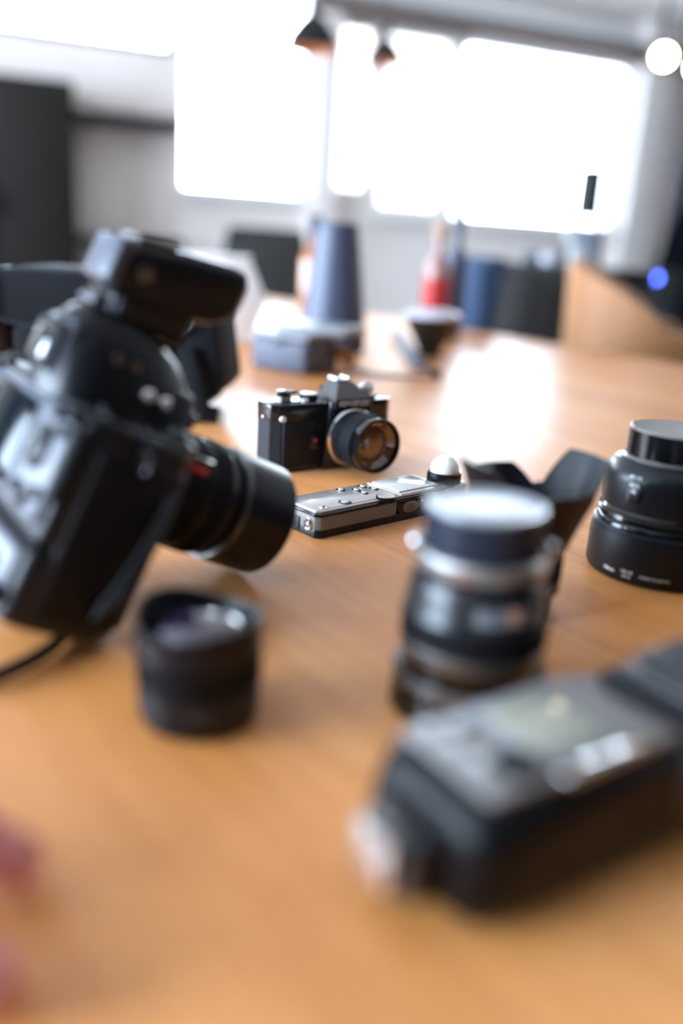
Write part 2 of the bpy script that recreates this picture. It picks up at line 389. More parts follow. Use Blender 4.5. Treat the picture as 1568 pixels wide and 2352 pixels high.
def window(name, a0, a1, z0, z1, place, fm, muls=(), rails=(), fw=0.03, depth=0.12, off=0.06, glass='pane'):
    bm = nb()
    for x in (a0 + fw / 2, a1 - fw / 2): box(bm, (x, off, (z0 + z1) / 2), (fw, depth, z1 - z0))
    for z in (z0 + fw / 2, z1 - fw / 2): box(bm, ((a0 + a1) / 2, off, z), (a1 - a0 - 2 * fw, depth, fw))
    f = struct(name, bm, fm, ROOM @ place)
    for x in muls:
        bm = nb(); box(bm, (x, off, (z0 + z1) / 2), (0.035, 0.06, z1 - z0 - 2 * fw)); struct('mullion', bm, fm, parent=f)
    for z in rails:
        bm = nb(); box(bm, ((a0 + a1) / 2, off, z), (a1 - a0 - 2 * fw, 0.05, 0.03)); struct('rail', bm, fm, parent=f)
    bm = nb(); box(bm, ((a0 + a1) / 2, off, (z0 + z1) / 2), (a1 - a0 - fw, 0.006, z1 - z0 - fw)); struct('pane', bm, glass, parent=f)
    return f
a, b, c, d = WIN_BACK[0]; window('window_1', a, b, c, d, P_BACK, 'blackmetal', muls=(-3.95, -3.42, -2.88, -2.31), glass='softpane', fw=0.045)
a, b, c, d = WIN_BACK[1]; window('window_2', a, b, c, d, P_BACK, 'framewhite', glass='softpane')
a, b, c, d = WIN_BACK[2]; window('window_3', a, b, c, d, P_BACK, 'framewhite', glass='dimpane')
a, b, c, d = WIN_BACK[3]; window('window_4', a, b, c, d, P_BACK, 'framewhite', glass='dimpane')
a, b, c, d = WIN_BACK[4]; window('window_5', a, b, c, d, P_BACK, 'framewhite', glass='softpane')
for i, (a, b, c, d) in enumerate(WIN_LEFT): window('window_%d' % (6 + i), a, b, c, d, P_LEFT, 'framewhite', muls=((a + b) / 2,))
for i, (a, b, c, d) in enumerate(WIN_REAR_FILL): window('window_%d' % (8 + i), -b, -a, c, d, P_REAR, 'framewhite', muls=(-(a + b) / 2,))  # frame of the added rear fill opening, out of view
# window sill board, pilasters, pelmet and ceiling beams
bm = nb(); box(bm, (1.48, -0.06, 1.20), (2.75, 0.14, 0.05), 0.004); struct('trim_1', bm, 'framewhite')
bm = nb(); box(bm, (-1.1, -0.06, 1.285), (1.16, 0.14, 0.04), 0.004); struct('trim_2', bm, 'framewhite')
bm = nb(); box(bm, (-0.42, -0.09, CEIL / 2), (0.22, 0.18, CEIL), 0.01); struct('trim_3', bm, 'plaster')
bm = nb(); box(bm, (3.0, -0.09, CEIL / 2), (0.34, 0.18, CEIL), 0.01); struct('trim_4', bm, 'plaster')
bm = nb(); box(bm, (1.6, -0.10, 2.83), (4.3, 0.2, 0.15), 0.01); struct('trim_5', bm, 'beam')
bm = nb(); box(bm, (1.6, -0.05, 2.955), (4.3, 0.1, 0.10), 0.01); struct('trim_6', bm, 'ceiling')
for k, tt in enumerate((-0.55, -1.9, -3.3)):
    bm = nb(); box(bm, ((S0 + S1) / 2, tt, CEIL - 0.035), (S1 - S0, 0.14, 0.09), 0.01); struct('trim_%d' % (7 + k), bm, 'beam' if k else 'plaster')

# dark cabinet and wall shelf, left background
c = thing('tall_cabinet', 'tall dark brown cabinet against the pale brick wall, left edge of the room', 'cabinet', mtx=ROOM @ T(-3.12, -0.28, 0))
part('carcass', 'cabinet', c, box, (0, 0.03, 0.985), (1.18, 0.44, 1.97), 0.006)
part('door', 'cabinet', c, box, (-0.295, -0.2, 0.99), (0.58, 0.02, 1.93), 0.003)
part('door', 'cabinet', c, box, (0.295, -0.2, 0.99), (0.58, 0.02, 1.93), 0.003)
part('handle', 'blackmetal', c, box, (-0.04, -0.222, 1.1), (0.015, 0.02, 0.2), 0.003)
part('handle', 'blackmetal', c, box, (0.04, -0.222, 1.1), (0.015, 0.02, 0.2), 0.003)
sh = part('wall_shelf', 'blackmetal', None, box, (-2.09, -0.12, 1.775), (0.86, 0.22, 0.085), 0.005); sh.matrix_world = ROOM
tag(sh, 'long black shelf on the brick wall, at eye height right of the dark cabinet', 'shelf')
sh = part('wall_shelf', 'blackmetal', None, box, (-2.09, -0.12, 0.865), (0.86, 0.22, 0.06), 0.005); sh.matrix_world = ROOM
tag(sh, 'low black shelf on the brick wall, just above the tilted camera flash', 'shelf')

# curtains at the right
def curtain(s0, s1, tc, z0, z1, m, waves, amp, label, flare=0.0):
    bm = nb(); n = waves * 8; secs = []
    for z in (z1, z1 * 0.66 + z0 * 0.34, z1 * 0.33 + z0 * 0.67, z0):
        k = (z1 - z) / (z1 - z0); ring = []
        a0 = s0 - flare * k
        fr = [(a0 + (s1 - a0) * i / n, tc + amp * math.sin(i / 8 * 2 * math.pi + 0.4 * k)) for i in range(n + 1)]
        secs.append([V((x, y, z)) for x, y in fr] + [V((x, y + 0.012, z)) for x, y in reversed(fr)])
    loft(bm, secs); o = obj('curtain', bm, m, None, ang=60); o.matrix_world = ROOM; tag(o, label, 'curtain'); return o
curtain(3.22, 3.52, -0.35, 0.02, 3.0, 'curtaingrey', 3, 0.03, 'mauve grey curtain hanging beside the pale pilaster, between it and the black curtain')
curtain(2.92, 3.66, -1.25, 0.02, 3.05, 'curtain', 5, 0.05, 'black curtain hanging at the right edge of the room', flare=0.75)

# pendant lamps
def pendant(p, r, label):
    z = p.z; o = thing('pendant_lamp', label, 'lamp', p, group=None)
    part('lamp_shade', 'blackmetal', o, lathe, [(r * .98, 0), (r, .004), (r * .86, r * .5), (r * .5, r * .95), (r * .22, r * 1.15), (r * .22, r * 1.6), (0, r * 1.65)], 40)
    part('shade_lining', 'lampin', o, lathe, [(r * .965, 0.002), (r * .83, r * .48), (r * .47, r * .9), (0, r * 1.0)], 40)
    part('bulb', 'bulb', o, sphere, (0, 0, r * .62), r * .12)
    part('cord', 'blackmetal', o, tube, [(0, 0, r * 1.6), (0, 0, (CEIL - z) * .5), (0, 0, CEIL - z)], 0.006)
    return o
pendant(aty(716, 118, 5.2), 0.155, 'larger black pendant lamp with a copper lining, hanging left of the narrow window')
pendant(aty(882, 148, 6.4), 0.14, 'smaller black pendant lamp with a copper lining, hanging between the two bright windows')
def spot(p, label):
    o = thing('spotlight', label, 'lamp', p)
    d = (V((0, 0, EYE)) - p).normalized(); q = d.to_track_quat('Z', 'Y').to_matrix().to_4x4()
    part('housing', 'blackmetal', o, lathe, [(0, -.16), (.06, -.16), (.07, -.02), (.085, 0.0), (.075, .0), (.06, -.03), (0, -.03)], 32, q)
    part('bulb', 'bulb', o, sphere, (0, 0, 0), .050, (1, 1, .35), q)
    part('bracket', 'blackmetal', o, tube, [(0, 0, 0.05), (0, 0.08, .12), (0, .08, CEIL - p.z)], 0.012)
spot(aty(1524, 130, 6.2), 'lit round spotlight under the ceiling at the upper right')
spot(aty(1604, 156, 6.2), 'lit spotlight half cut off by the right edge, beside the round one')

# ================================================================== TABLE
E_ = V((0.62, -0.78, 0)).normalized(); N_ = V((0.78, 0.62, 0)).normalized()
TB = Matrix((E_, N_, V((0, 0, 1)))).transposed().to_4x4()
TB.translation = N_ * 0.93 + E_ * (-1.20)
tb = thing('work_table', 'large oiled oak table carrying all the camera gear', 'table', mtx=TB)
bm = nb(); box(bm, (0, 0, 0.73), (4.1, 2.10, 0.04), 0.003, 2); obj('tabletop', bm, 'oak', tb)
for x in (-1.85, 1.85):
    for y in (-0.92, 0.92): part('leg', 'legmetal', tb, box, (x, y, 0.355), (0.08, 0.08, 0.71), 0.004)
part('apron', 'legmetal', tb, box, (0, 0.92, 0.685), (3.6, 0.04, 0.05), 0.003)
part('apron', 'legmetal', tb, box, (0, -0.92, 0.685), (3.6, 0.04, 0.05), 0.003)
TZ = 0.7501

# ================================================================== FILM SLR
def film_camera():
    W, D, H = 0.160, 0.040, 0.078
    q = at(623, 1091)
    yaw = rad(35)
    ax = V((math.cos(yaw), math.sin(yaw), 0)); ay = V((-math.sin(yaw), math.cos(yaw), 0))
    o = thing('film_camera', 'small black film camera with a silver-topped prism, standing upright on the oak table', 'camera', q + ax * W / 2 + ay * D / 2 + V((0, 0, .0001)), yaw)
    oct_ = lambda w, d, c: [(-w / 2, -d / 2 + c), (-w / 2 + c * 1.2, -d / 2), (w / 2 - c * 1.2, -d / 2), (w / 2, -d / 2 + c), (w / 2, d / 2 - c * .5), (w / 2 - c, d / 2), (-w / 2 + c, d / 2), (-w / 2, d / 2 - c * .5)]
    part('bottom_plate', 'enamel', o, prism, oct_(W, D, .008), 0, .007, .001)
    part('body', 'leather', o, prism, oct_(W - .0012, D - .0012, .008), .006, .058)
    tp = part('top_plate', 'enamel', o, prism, oct_(W, D, .008), .057, .0755, .0015)
    part('back_door', 'enamel', o, box, (0, D / 2 + .0008, .033), (W * .9, .003, .052), .001)
    # grip panel on the front left, self timer plate with red lamp
    part('front_panel', 'leather', o, box, (-.048, -D / 2 - .0007, .033), (.040, .003, .048), .0012)
    st = part('self_timer_plate', 'enamel', o, box, (-.0265, -D / 2 - .001, .033), (.0155, .0046, .017), .0015)
    part('self_timer_lamp', 'red', st, lathe, [(0, .0016), (.0018, .001), (.0022, 0), (.0022, -.003)], 20, T(-.0275, -D / 2 - .0035, .0345) @ RX(90))
    part('front_button', 'silver', o, lathe, [(0, .0035), (.0028, .0035), (.0033, .003), (.0034, -.003)], 24, T(-.0685, -D / 2 + .0005, .0605) @ RX(90))
    # mirror box flaring round the mount
    mx = .017
    part('mirror_box', 'enamel', o, prism, [(mx - .035, 0), (mx - .029, .076), (mx + .026, .076), (mx + .034, .03), (mx + .034, 0)], 0, .008, .0015, 2, T(0, -D / 2 + .001, 0.001) @ RX(90))
    # pentaprism
    ph = nb()
    def sec(z, wf, wb, yf, yb): return [(mx - wf, yf, z), (mx + wf, yf, z), (mx + wb, yb, z), (mx - wb, yb, z)]
    loft(ph, [sec(.070, .027, .020, -D / 2 - .009, D / 2 - .002), sec(.0795, .0245, .019, -D / 2 - .009, D / 2 - .002), sec(.0815, .0225, .017, -D / 2 - .0065, D / 2 - .003), sec(.0955, .0095, .0095, -D / 2 + .010, D / 2 - .008)])
    bmesh.ops.bevel(ph, geom=ph.edges[:], offset=.0009, segments=2, affect='EDGES', clamp_overlap=True)
    pr = obj('prism_housing', ph, 'prismpaint', o)
    part('name_strip', 'enamel', pr, box, (mx, -D / 2 - .0092, .0747), (.050, .0012, .0095), .0004)
    text('name_lettering', 'REVUEFLEX', .0079, pr, 'paint', T(mx + .0005, -D / 2 - .0101, .0747) @ RX(90), ext=.0002, space=1.0, bold=.0002)
    hs = part('hot_shoe', 'silver', o, box, (mx, .003, .0966), (.019, .018, .0015), .0005)
    part('shoe_rail', 'silver', hs, box, (mx - .008, .003, .0985), (.0035, .018, .0035), .001)
    part('shoe_rail', 'silver', hs, box, (mx + .008, .003, .0985), (.0035, .018, .0035), .001)
    # top left group: advance lever, knurled collar, shutter button, speed dial
    dl = part('speed_dial', 'enamel', o, knurl, .0105, .0755, .082, 40, .0005, T(-.0235, .002, 0))
    part('dial_cap', 'silver', dl, lathe, [(.0096, .082), (.0094, .0832), (0, .0834)], 40, T(-.0235, .002, 0))
    sb = part('shutter_button', 'silver', o, lathe, [(.0047, .0755), (.0047, .0785), (.0040, .0795), (0, .0793)], 24, T(-.036, -.010, 0))
    al = part('advance_lever', 'enamel', o, prism, [(-.068, -.004), (-.060, .010), (-.044, .013), (-.034, .006), (-.040, .003), (-.05, .004), (-.058, -.006)], .082, .0855, .001)
    part('advance_collar', 'steel', o, knurl, .0090, .0755, .0815, 22, .0012, T(-.056, .001, 0))
    part('lever_hub', 'enamel', al, lathe, [(.0078, .0812), (.0078, .0865), (.006, .0875), (0, .0875)], 30, T(-.056, .001, 0))
    # rewind knob, sync socket, lugs
    rk = part('rewind_knob', 'silver', o, lathe, [(.004, .0755), (.004, .080), (.0085, .080), (.009, .0815), (.009, .088), (.0080, .0895), (0, .0898)], 30, T(.055, .002, 0))
    part('rewind_crank', 'steel', rk, box, (.057, .002, .0908), (.014, .004, .0018), .0006)
    part('film_dial', 'gunmetal', o, knurl, .0125, .0755, .0785, 48, .0004, T(.055, .002, 0))
    part('strap_lug', 'chrome', o, box, (W / 2 + .003, 0, .066), (.007, .0025, .005), .001)
    part('strap_lug', 'chrome', o, box, (-W / 2 - .001, 0, .060), (.003, .003, .003), .0008)
    part('eyepiece', 'rubber', o, box, (mx, D / 2 + .004, .079), (.022, .008, .016), .002)
    # lens
    L = thing('lens', '', ''); del L['label']; del L['category']
    L.parent = o; L.location = (mx + .002, -D / 2 - .006, .036); L.rotation_euler = (rad(90), 0, 0); L.scale = (1.04, 1.04, 1.18)
    part('mount_ring', 'chrome', L, lathe, [(.0318, -.002), (.0322, .0015), (.0300, .0035), (0.02, .0035)], 64)
    part('aperture_ring', 'satin', L, lathe, [(.0285, .003), (.0290, .0045), (.0290, .012), (.0275, .0135), (.0275, .018)], 64)
    text('aperture_figures', '16 11 8 5.6 4 2.8', .0042, L, 'paint', RX(-90) @ RZ(205) @ T(0, 0, -.0085) @ I4, wrap=.0291)
    part('focus_ring', 'rubber', L, knurl, .0302, .0165, .0330, 54, .0009)
    part('front_ring', 'gloss', L, lathe, [(.0288, .032), (.0292, .034), (.0292, .0425), (.0284, .0435), (.0262, .0435), (.0250, .0405), (.0250, .0385)], 64)
    part('inner_ring', 'brownglass', L, lathe, [(.0252, .039), (.0195, .034), (.0190, .0335)], 64)
    text('ring_lettering', '1:2.8 28mm', .0034, L, 'paint', T(0, .0222, .0375), ext=.0001)
    part('front_element', 'brownglass', L, lathe, [(.0192, .0335), (.0150, .0358), (.0080, .0372), (0, .0376)], 48)
    return o
film_camera()

# ================================================================== LIGHT METER
def light_meter():
    d = V((.745, .667, 0)).normalized(); ang = math.atan2(d.y, d.x)
    L, Wd, H = .170, .054, .0245
    o = thing('light_meter', 'grey and bronze handheld light meter with a white dome, lying on the oak table', 'light meter', at(727, 1241) + V((0, 0, .0001)), ang)
    rr = lambda x0, x1, y0, y1, c: [(x0 + c, y0), (x1 - c, y0), (x1, y0 + c), (x1, y1 - c), (x1 - c, y1), (x0 + c, y1), (x0, y1 - c), (x0, y0 + c)]
    part('base_shell', 'satin', o, prism, rr(0, L, 0, Wd, .004), 0, .0075, .0012)
    part('side_shell', 'greyplast', o, prism, rr(.0002, L * .585, .0002, Wd - .0002, .005), .0065, .0195, .0014)
    part('side_shell', 'enamel', o, prism, rr(L * .57, L - .0002, .0004, Wd - .0002, .004), .0065, .0195, .001)
    part('top_bezel', 'gloss', o, prism, rr(-.0004, L, -.0004, Wd + .0004, .005), .0190, .0222, .0012)
    fp = part('face_plate', 'bronze', o, prism, rr(.0022, L - .002, .0022, Wd - .0022, .004), .0215, .0242, .0010)
    part('trim_groove', 'gloss', fp, box, (L * .5, .0062, .02425), (L * .93, .0006, .0005), .0001)
    # grip dots on the side
    bm = nb()
    for r_ in range(4):
        for k in range(15): sphere(bm, (.034 + k * .0035 + (r_ % 2) * .00175, .00015, .0095 + r_ * .0026), .00042, n=6)
    obj('grip_dots', bm, 'greyplast', o)
    # side button with three ridges
    sb = part('side_button', 'lightgrey', o, prism, [(.0075 * math.cos(a) + (.0025 if math.cos(a) > 0 else -.0025), .0052 * math.sin(a)) for a in [2 * math.pi * i / 28 for i in range(28)]], 0, .0018, .0004, 2, T(L * .665, .0006, .0128) @ RX(90))
    sb.data.materials[0] = M['greyplast']
    for k in (-1, 0, 1): part('ridge', 'greyplast', sb, box, (L * .665 + k * .0021, -.0014, .0128), (.0007, .0007, .006), .0002)
    text('side_letter', 'L', .0042, o, 'paint', T(L * .755, -.0001, .0168) @ RX(90), bold=.0002)
    part('index_mark', 'blue', o, box, (L * .735, 0, .0115), (.0007, .0008, .0024), .0001)
    part('side_dial', 'satin', o, lathe, [(0, .004), (.0090, .004), (.0102, .003), (.0108, -.001)], 40, T(L * .84, 0.0005, .0115) @ RX(90))
    # end face: battery door, chrome socket
    part('battery_door', 'satin', o, box, (-.0003, Wd * .68, .0085), (.0016, Wd * .46, .0125), .0008)
    sk = part('sync_socket', 'chrome', o, lathe, [(.0062, -.002), (.0062, .0008), (.0052, .0016), (.0042, .0010), (.0040, -.001), (0, -.001)], 32, T(0, .0125, .0115) @ RY(-90) @ Matrix.Scale(.85, 4, (0, 1, 0)))
    part('socket_pin', 'steel', sk, lathe, [(0.0016, -.001), (.0016, .001), (0, .0012)], 16, T(0, .0125, .0115) @ RY(-90))
    # display
    dz = .0242
    dp = part('display', 'lcd', o, box, (L * .78, Wd * .53, dz + .0006), (L * .315, Wd * .72, .0024), .0010)
    part('display_bezel', 'bronze', o, box, (L * .79, Wd * .50, dz), (L * .37, Wd * .88, .0012), .0005)
    text('display_brand', 'SEKONIC', .0062, dp, 'satin', T(L * .905, Wd * .60, dz + .0019) @ RZ(-90), bold=.0001, ext=.00005)
    # keys
    def key(x, y, l=.0060, w=.0040):
        k = part('key_recess', 'gloss', o, prism, [((l * .75) * math.cos(a) * 1.15, (w * .78) * math.sin(a) * 1.15) for a in [2 * math.pi * i / 20 for i in range(20)]], 0, .0005, 0, 1, T(x, y, dz - .0001) @ RZ(90))
        part('key', 'lightgrey', k, prism, [(l * .55 * math.cos(a), w * .5 * math.sin(a)) for a in [2 * math.pi * i / 20 for i in range(20)]], 0, .0012, .0003, 1, T(x, y, dz) @ RZ(90))
    for x, y in ((L * .38, Wd * .84), (L * .455, Wd * .70), (L * .455, Wd * .50), (L * .53, Wd * .80), (L * .56, Wd * .60)): key(x, y)
    key(L * .245, Wd * .24, .0075, .0066)
    part('chrome_ring', 'chrome', o, lathe, [(.0032, dz), (.0036, dz + .0007), (.0024, dz + .0009), (.0020, dz + .0001)], 30, T(L * .085, Wd * .17, 0) @ Matrix.Scale(1.2, 4, (1, 0, 0)))
    # thumb wheel at the near edge
    th = part('thumb_wheel', 'satin', o, knurl, .0092, dz - .0018, dz + .0022, 46, .0005, T(L * .49, .0035, 0))
    part('wheel_cap', 'bronze', th, lathe, [(.0080, dz + .0022), (.0076, dz + .0028), (0, dz + .0029)], 40, T(L * .49, .0035, 0))
    # head: knurled collar and white dome
    part('head_block', 'lightgrey', o, prism, rr(L, L + .032, .003, Wd - .012, .008), .002, .0225, .002)
    cx, cy = L + .0105, Wd * .40
    part('collar', 'enamel', o, knurl, .0172, .0215, .0320, 64, .0006, T(cx, cy, 0))
    part('collar_ring', 'gunmetal', o, lathe, [(.0176, .0205), (.0178, .0222), (.0172, .0222)], 48, T(cx, cy, 0))
    part('collar_lip', 'gloss', o, lathe, [(.0170, .0318), (.0172, .0330), (.0156, .0334), (.0152, .0322)], 48, T(cx, cy, 0))
    part('dome', 'white', o, lathe, [(.0142, .0322), (.0142, .0345)] + [(.0142 * math.cos(a), .0345 + .0142 * math.sin(a)) for a in [math.pi / 2 * i / 10 for i in range(1, 11)]], 40, T(cx, cy, 0))
    return o
light_meter()

# ================================================================== BIG DIGITAL SLR
DS = 1.064e-3
def dslr():
    loc = V((-.21056, .52686, .7726)); az, tl, ro = rad(51.24), rad(25.03), rad(-3.788)
    F_ = V((math.sin(az) * math.cos(tl), math.cos(az) * math.cos(tl), -math.sin(tl))); R_ = V((math.cos(az), -math.sin(az), 0)); U_ = R_.cross(F_)
    R2 = R_ * math.cos(ro) + U_ * math.sin(ro); U2 = -R_ * math.sin(ro) + U_ * math.cos(ro)
    mt = Matrix((F_, -R2, U2)).transposed().to_4x4(); mt.translation = loc
    o = thing('digital_camera', 'large black digital camera with battery grip, tipped forward onto its lens hood', 'camera', mtx=mt)
    K = Matrix.Scale(DS, 4)
    def p(name, m, fn, *a, parent=o, mtx=I4, **k): return part(name, m, parent, fn, *a, mtx=K @ mtx, **k)
    # body outline seen from above: grip bulge at y<0
    out = [(-35, -78), (-20, -82), (5, -83), (26, -80), (37, -70), (39, -60), (34, -48), (20, -42), (18, 70), (10, 78), (-28, 80), (-35, 74)]
    p('body', 'magnesium', prism, out, 46, 122, 7, 4)
    p('battery_grip', 'magnesium', prism, [(-36, -78), (-20, -83), (6, -84), (24, -81), (34, -72), (36, -50), (30, 60), (22, 76), (-26, 80), (-36, 74)], 0, 45, 8, 4)
    p('grip_rubber', 'rubber', prism, [(-24, -83.5), (5, -85), (27, -82), (38.5, -71), (40.5, -60), (36, -46), (26, -50), (10, -74), (-24, -74)], 8, 108, 4, 3)
    p('thumb_rubber', 'rubber', prism, [(-39, -76), (-34, -80), (-30, -78), (-30, -52), (-38, -54)], 70, 112, 2, 2)
    # mount block and prism
    p('mount_block', 'magnesium', prism, [(-38, 40), (-42, 80), (-40, 122), (-30, 150), (30, 150), (44, 122), (42, 60), (30, 46)], 0, 34, 5, 3, mtx=T(12, 0, 0) @ Matrix(((0, 0, 1, 0), (1, 0, 0, 0), (0, 1, 0, 0), (0, 0, 0, 1))))
    secs = []
    for z, xf, xb, wf, wb in ((112, 52, -38, 44, 38), (126, 55, -40, 41, 36), (140, 53, -41, 37, 32), (153, 46, -41, 31, 27), (163, 35, -39, 25, 23), (170, 20, -35, 19, 19), (174, 2, -30, 15, 15)):
        s = []
        for i in range(32):
            a = 2 * math.pi * i / 32; cx_ = math.copysign(abs(math.cos(a)) ** .7, math.cos(a)); sy = math.copysign(abs(math.sin(a)) ** .7, math.sin(a))
            wv = wf if cx_ > 0 else wb
            s.append((cx_ * (xf if cx_ > 0 else -xb), sy * ((wf + wb) / 2), z))
        secs.append(s)
    p('prism_housing', 'magnesium', loft, secs)
    # eyepiece
    ec = p('eyecup', 'rubber', box, (-39, 0, 143), (12, 38, 30), 5, 3)
    p('eyepiece_glass', 'lcd_dark', box, (-45, 0, 143), (2, 24, 18), 1.5, 2, parent=ec)
    p('eyepiece_frame', 'backplate', box, (-36, 0, 143), (8, 42, 36), 4, 3)
    # rear of the camera
    p('back_plate', 'backplate', box, (-36.5, -2, 86), (6, 142, 62), 3, 3)
    scr = p('screen', 'screen', box, (-40, 12, 86), (3, 74, 52), 1.2, 2)
    p('screen_frame', 'backplate', box, (-39.2, 12, 86), (2.6, 80, 58), 1, 2)
    pad = p('thumb_pad', 'satin', lathe, [(13, 0), (13, 3), (10, 4.5), (0, 3.5)], 32, mtx=T(-39, -46, 92) @ RY(-90))
    p('pad_centre', 'gunmetal', lathe, [(4, 4), (4, 5.5), (0, 6)], 20, parent=pad, mtx=T(-39, -46, 92) @ RY(-90))
    for y_, z_ in ((-40, 66), (-52, 62), (-64, 70), (-66, 106), (-52, 113), (44, 122), (58, 118), (64, 100), (64, 86), (64, 72)):
        p('button', 'satin', lathe, [(4.2, -2), (4.2, 2.4), (3.4, 3.2), (0, 3.2)], 20, mtx=T(-40, y_, z_) @ RY(-90))
    p('rear_dial', 'rubber', knurl, 10, -4, 4, 26, 1, mtx=T(-32, -66, 116) )
    ip = p('info_display', 'lcd', box, (-40, 8, 24), (3, 44, 14), 1.2, 2)
    p('grip_back_plate', 'backplate', box, (-37, -2, 24), (5, 140, 34), 3, 3)
    p('vertical_dial', 'rubber', knurl, 9, -4, 4, 26, 1, mtx=T(-35, -66, 14))
    for y_ in (-50, -38): p('button', 'satin', lathe, [(4, -2), (4, 2.4), (0, 3)], 20, mtx=T(-39.5, y_, 26) @ RY(-90))
    # top right: shutter release, knobs, strap eyelet
    sh_ = p('shutter_collar', 'gunmetal', lathe, [(12, 118), (12, 124), (9, 126), (0, 126)], 32, mtx=T(24, -64, 0))
    p('shutter_button', 'chrome', lathe, [(6, 125), (6, 129), (4.5, 130), (0, 129.6)], 24, parent=sh_, mtx=T(24, -64, 0)).data.materials[0] = M['satin']
    for x_, y_ in ((2, -56), (4, -70), (-14, -46)): p('mode_button', 'satin', lathe, [(3.6, 121), (3.6, 124.5), (0, 125)], 20, mtx=T(x_, y_, 0))
    for x_, y_, z_ in ((10, -37, 139), (23, -35, 139)): p('terminal_cap', 'chrome', lathe, [(4.2, -3), (4.2, 2.5), (3, 4), (0, 4.4)], 20, mtx=T(x_, y_, z_) @ RX(90))
    for x_, y_, z_ in ((-12, -31, 151), (-1, -31.5, 151)): p('side_screw', 'steel_dark', lathe, [(3, -3), (3, 1.2), (0, 2)], 20, mtx=T(x_, y_, z_) @ RX(90))
    p('top_display', 'lcd_dark', box, (-12, -62, 122), (24, 26, 2), .8, 2)
    lug = p('strap_lug', 'satin', box, (-2, -86, 112), (5, 4, 12), 1.2, 2)
    p('lug_ring', 'gunmetal', tube, [(-2, -86, 114), (-2, -93, 112), (-2, -94, 104), (-2, -88, 104)], 1.2, 8, parent=lug)
    p('red_mark', 'red', box, (0, 0, 0), (21, 10, 1.6), .7, 2, mtx=T(62, -39.3 * math.sin(rad(54)), 88 + 39.3 * math.cos(rad(54))) @ RX(54))
    p('brand_lettering_plate', 'enamel', box, (53, 0, 134), (6, 46, 11), 2, 2)
    # lens
    X = Matrix.Rotation(rad(90), 4, 'Y')
    LM = T(0, 0, 88) @ X
    p('lens_barrel', 'satin', lathe, [(33, 20), (36, 44), (36, 52), (34.5, 53), (34.5, 56), (37, 58), (37, 76), (38.5, 80), (38.5, 96), (36.5, 100), (36.5, 112)], 72, mtx=LM)
    p('zoom_ring', 'rubber', knurl, 38.6, 60, 77, 60, 1.1, mtx=LM)
    p('focus_ring', 'rubber', knurl, 39.6, 82, 95, 70, 1.0, mtx=LM)
    p('filter_ring', 'steel_dark', lathe, [(37.5, 106), (40.3, 107), (40.6, 110), (38, 111)], 72, mtx=LM)
    p('lens_hood', 'satin', lathe, [(37, 109), (40.2, 110), (40.6, 120), (40.6, 149), (39.6, 150.5), (38.2, 150), (37.6, 130), (36, 112)], 72, mtx=LM)
    p('front_element', 'lensglass', lathe, [(35.5, 112), (28, 118), (15, 122), (0, 123)], 48, mtx=LM)
    p('distance_window', 'lcd_dark', box, (67, -27, 88 + 27), (14, 14, 4), 1, 2, mtx=I4)
    # strap falling from the grip side to the table
    inv = mt.inverted()
    loc_ = lambda P: (inv @ P)
    def onside(x_, y_, l_):
        d = inv.to_3x3() @ ray(x_, y_); c0 = inv @ V((0, 0, EYE)); return c0 + d * ((l_ * DS - c0.y) / d.y)
    pts = [V((40, -40, 121)) * DS] + [onside(x_, y_, l_) for x_, y_, l_ in ((404, 1060, -62), (396, 1140, -80), (345, 1255, -92), (285, 1345, -97), (240, 1402, -102))]
    pts += [loc_(at(x_, y_) + V((0, 0, z_))) for x_, y_, z_ in ((190, 1455, .010), (110, 1515, .0062), (10, 1568, .0062), (-110, 1605, .0062), (-230, 1600, .0062))]
    bm = nb(); tube(bm, pts, 1, flat=(.0105, .0020), upv=V((.1, -1, .1)))
    obj('strap', bm, 'strap', o)
    return mt
DM = dslr()

# flash unit sitting in the big camera's hot shoe (a thing of its own)
def shoe_flash():
    o = thing('camera_flash', 'black flash unit mounted on top of the tipped digital camera, head pointing right', 'flash', mtx=DM)
    K = Matrix.Scale(DS, 4)
    def p(name, m, fn, *a, parent=o, mtx=I4, **k): return part(name, m, parent, fn, *a, mtx=K @ mtx, **k)
    p('foot', 'backplate', prism, [(-32, -12), (-8, -12), (-8, 12), (-32, 12)], 174.2, 178, 1.5, 2)
    p('lock_wheel', 'steel_dark', knurl, 13, 176, 181, 30, 1, mtx=T(-20, 0, 0))
    p('neck', 'satin', box, (5, 0, 186), (48, 36, 28), 5, 3)
    p('rear_panel', 'backplate', box, (-19, 0, 187), (8, 30, 28), 3, 3)
    b = nb()
    secs = []
    for x, z0, z1, wd in ((-29, 186, 213, 17), (-25, 183, 216, 20), (8, 184, 226, 22), (40, 193, 233, 22), (49, 199, 233, 21), (54, 206, 228, 17)):
        s = []
        for i in range(24):
            a = 2 * math.pi * (i + .5) / 24; c_, s_ = math.cos(a), math.sin(a)
            s.append((x, math.copysign(abs(c_) ** .45, c_) * wd, (z0 + z1) / 2 + math.copysign(abs(s_) ** .45, s_) * (z1 - z0) / 2))
        secs.append(s)
    loft(b, secs, mtx=K); obj('head', b, 'satin', o)
    p('head_window', 'lcd_dark', box, (53.4, 0, 217), (2.5, 30, 11), .8, 2)
    p('back_trim', 'backplate', box, (-27, 0, 202), (13, 39, 27), 3.5, 3)
    p('top_cap', 'greyplast', box, (-10, 0, 221), (26, 30, 4), 1.8, 2, mtx=T(-10, 0, 220) @ RY(-14) @ T(10, 0, -219))
    p('release_button', 'steel_dark', lathe, [(5, 0), (5, 3), (0, 3.6)], 20, mtx=T(-14, -20, 202) @ RX(90))
shoe_flash()

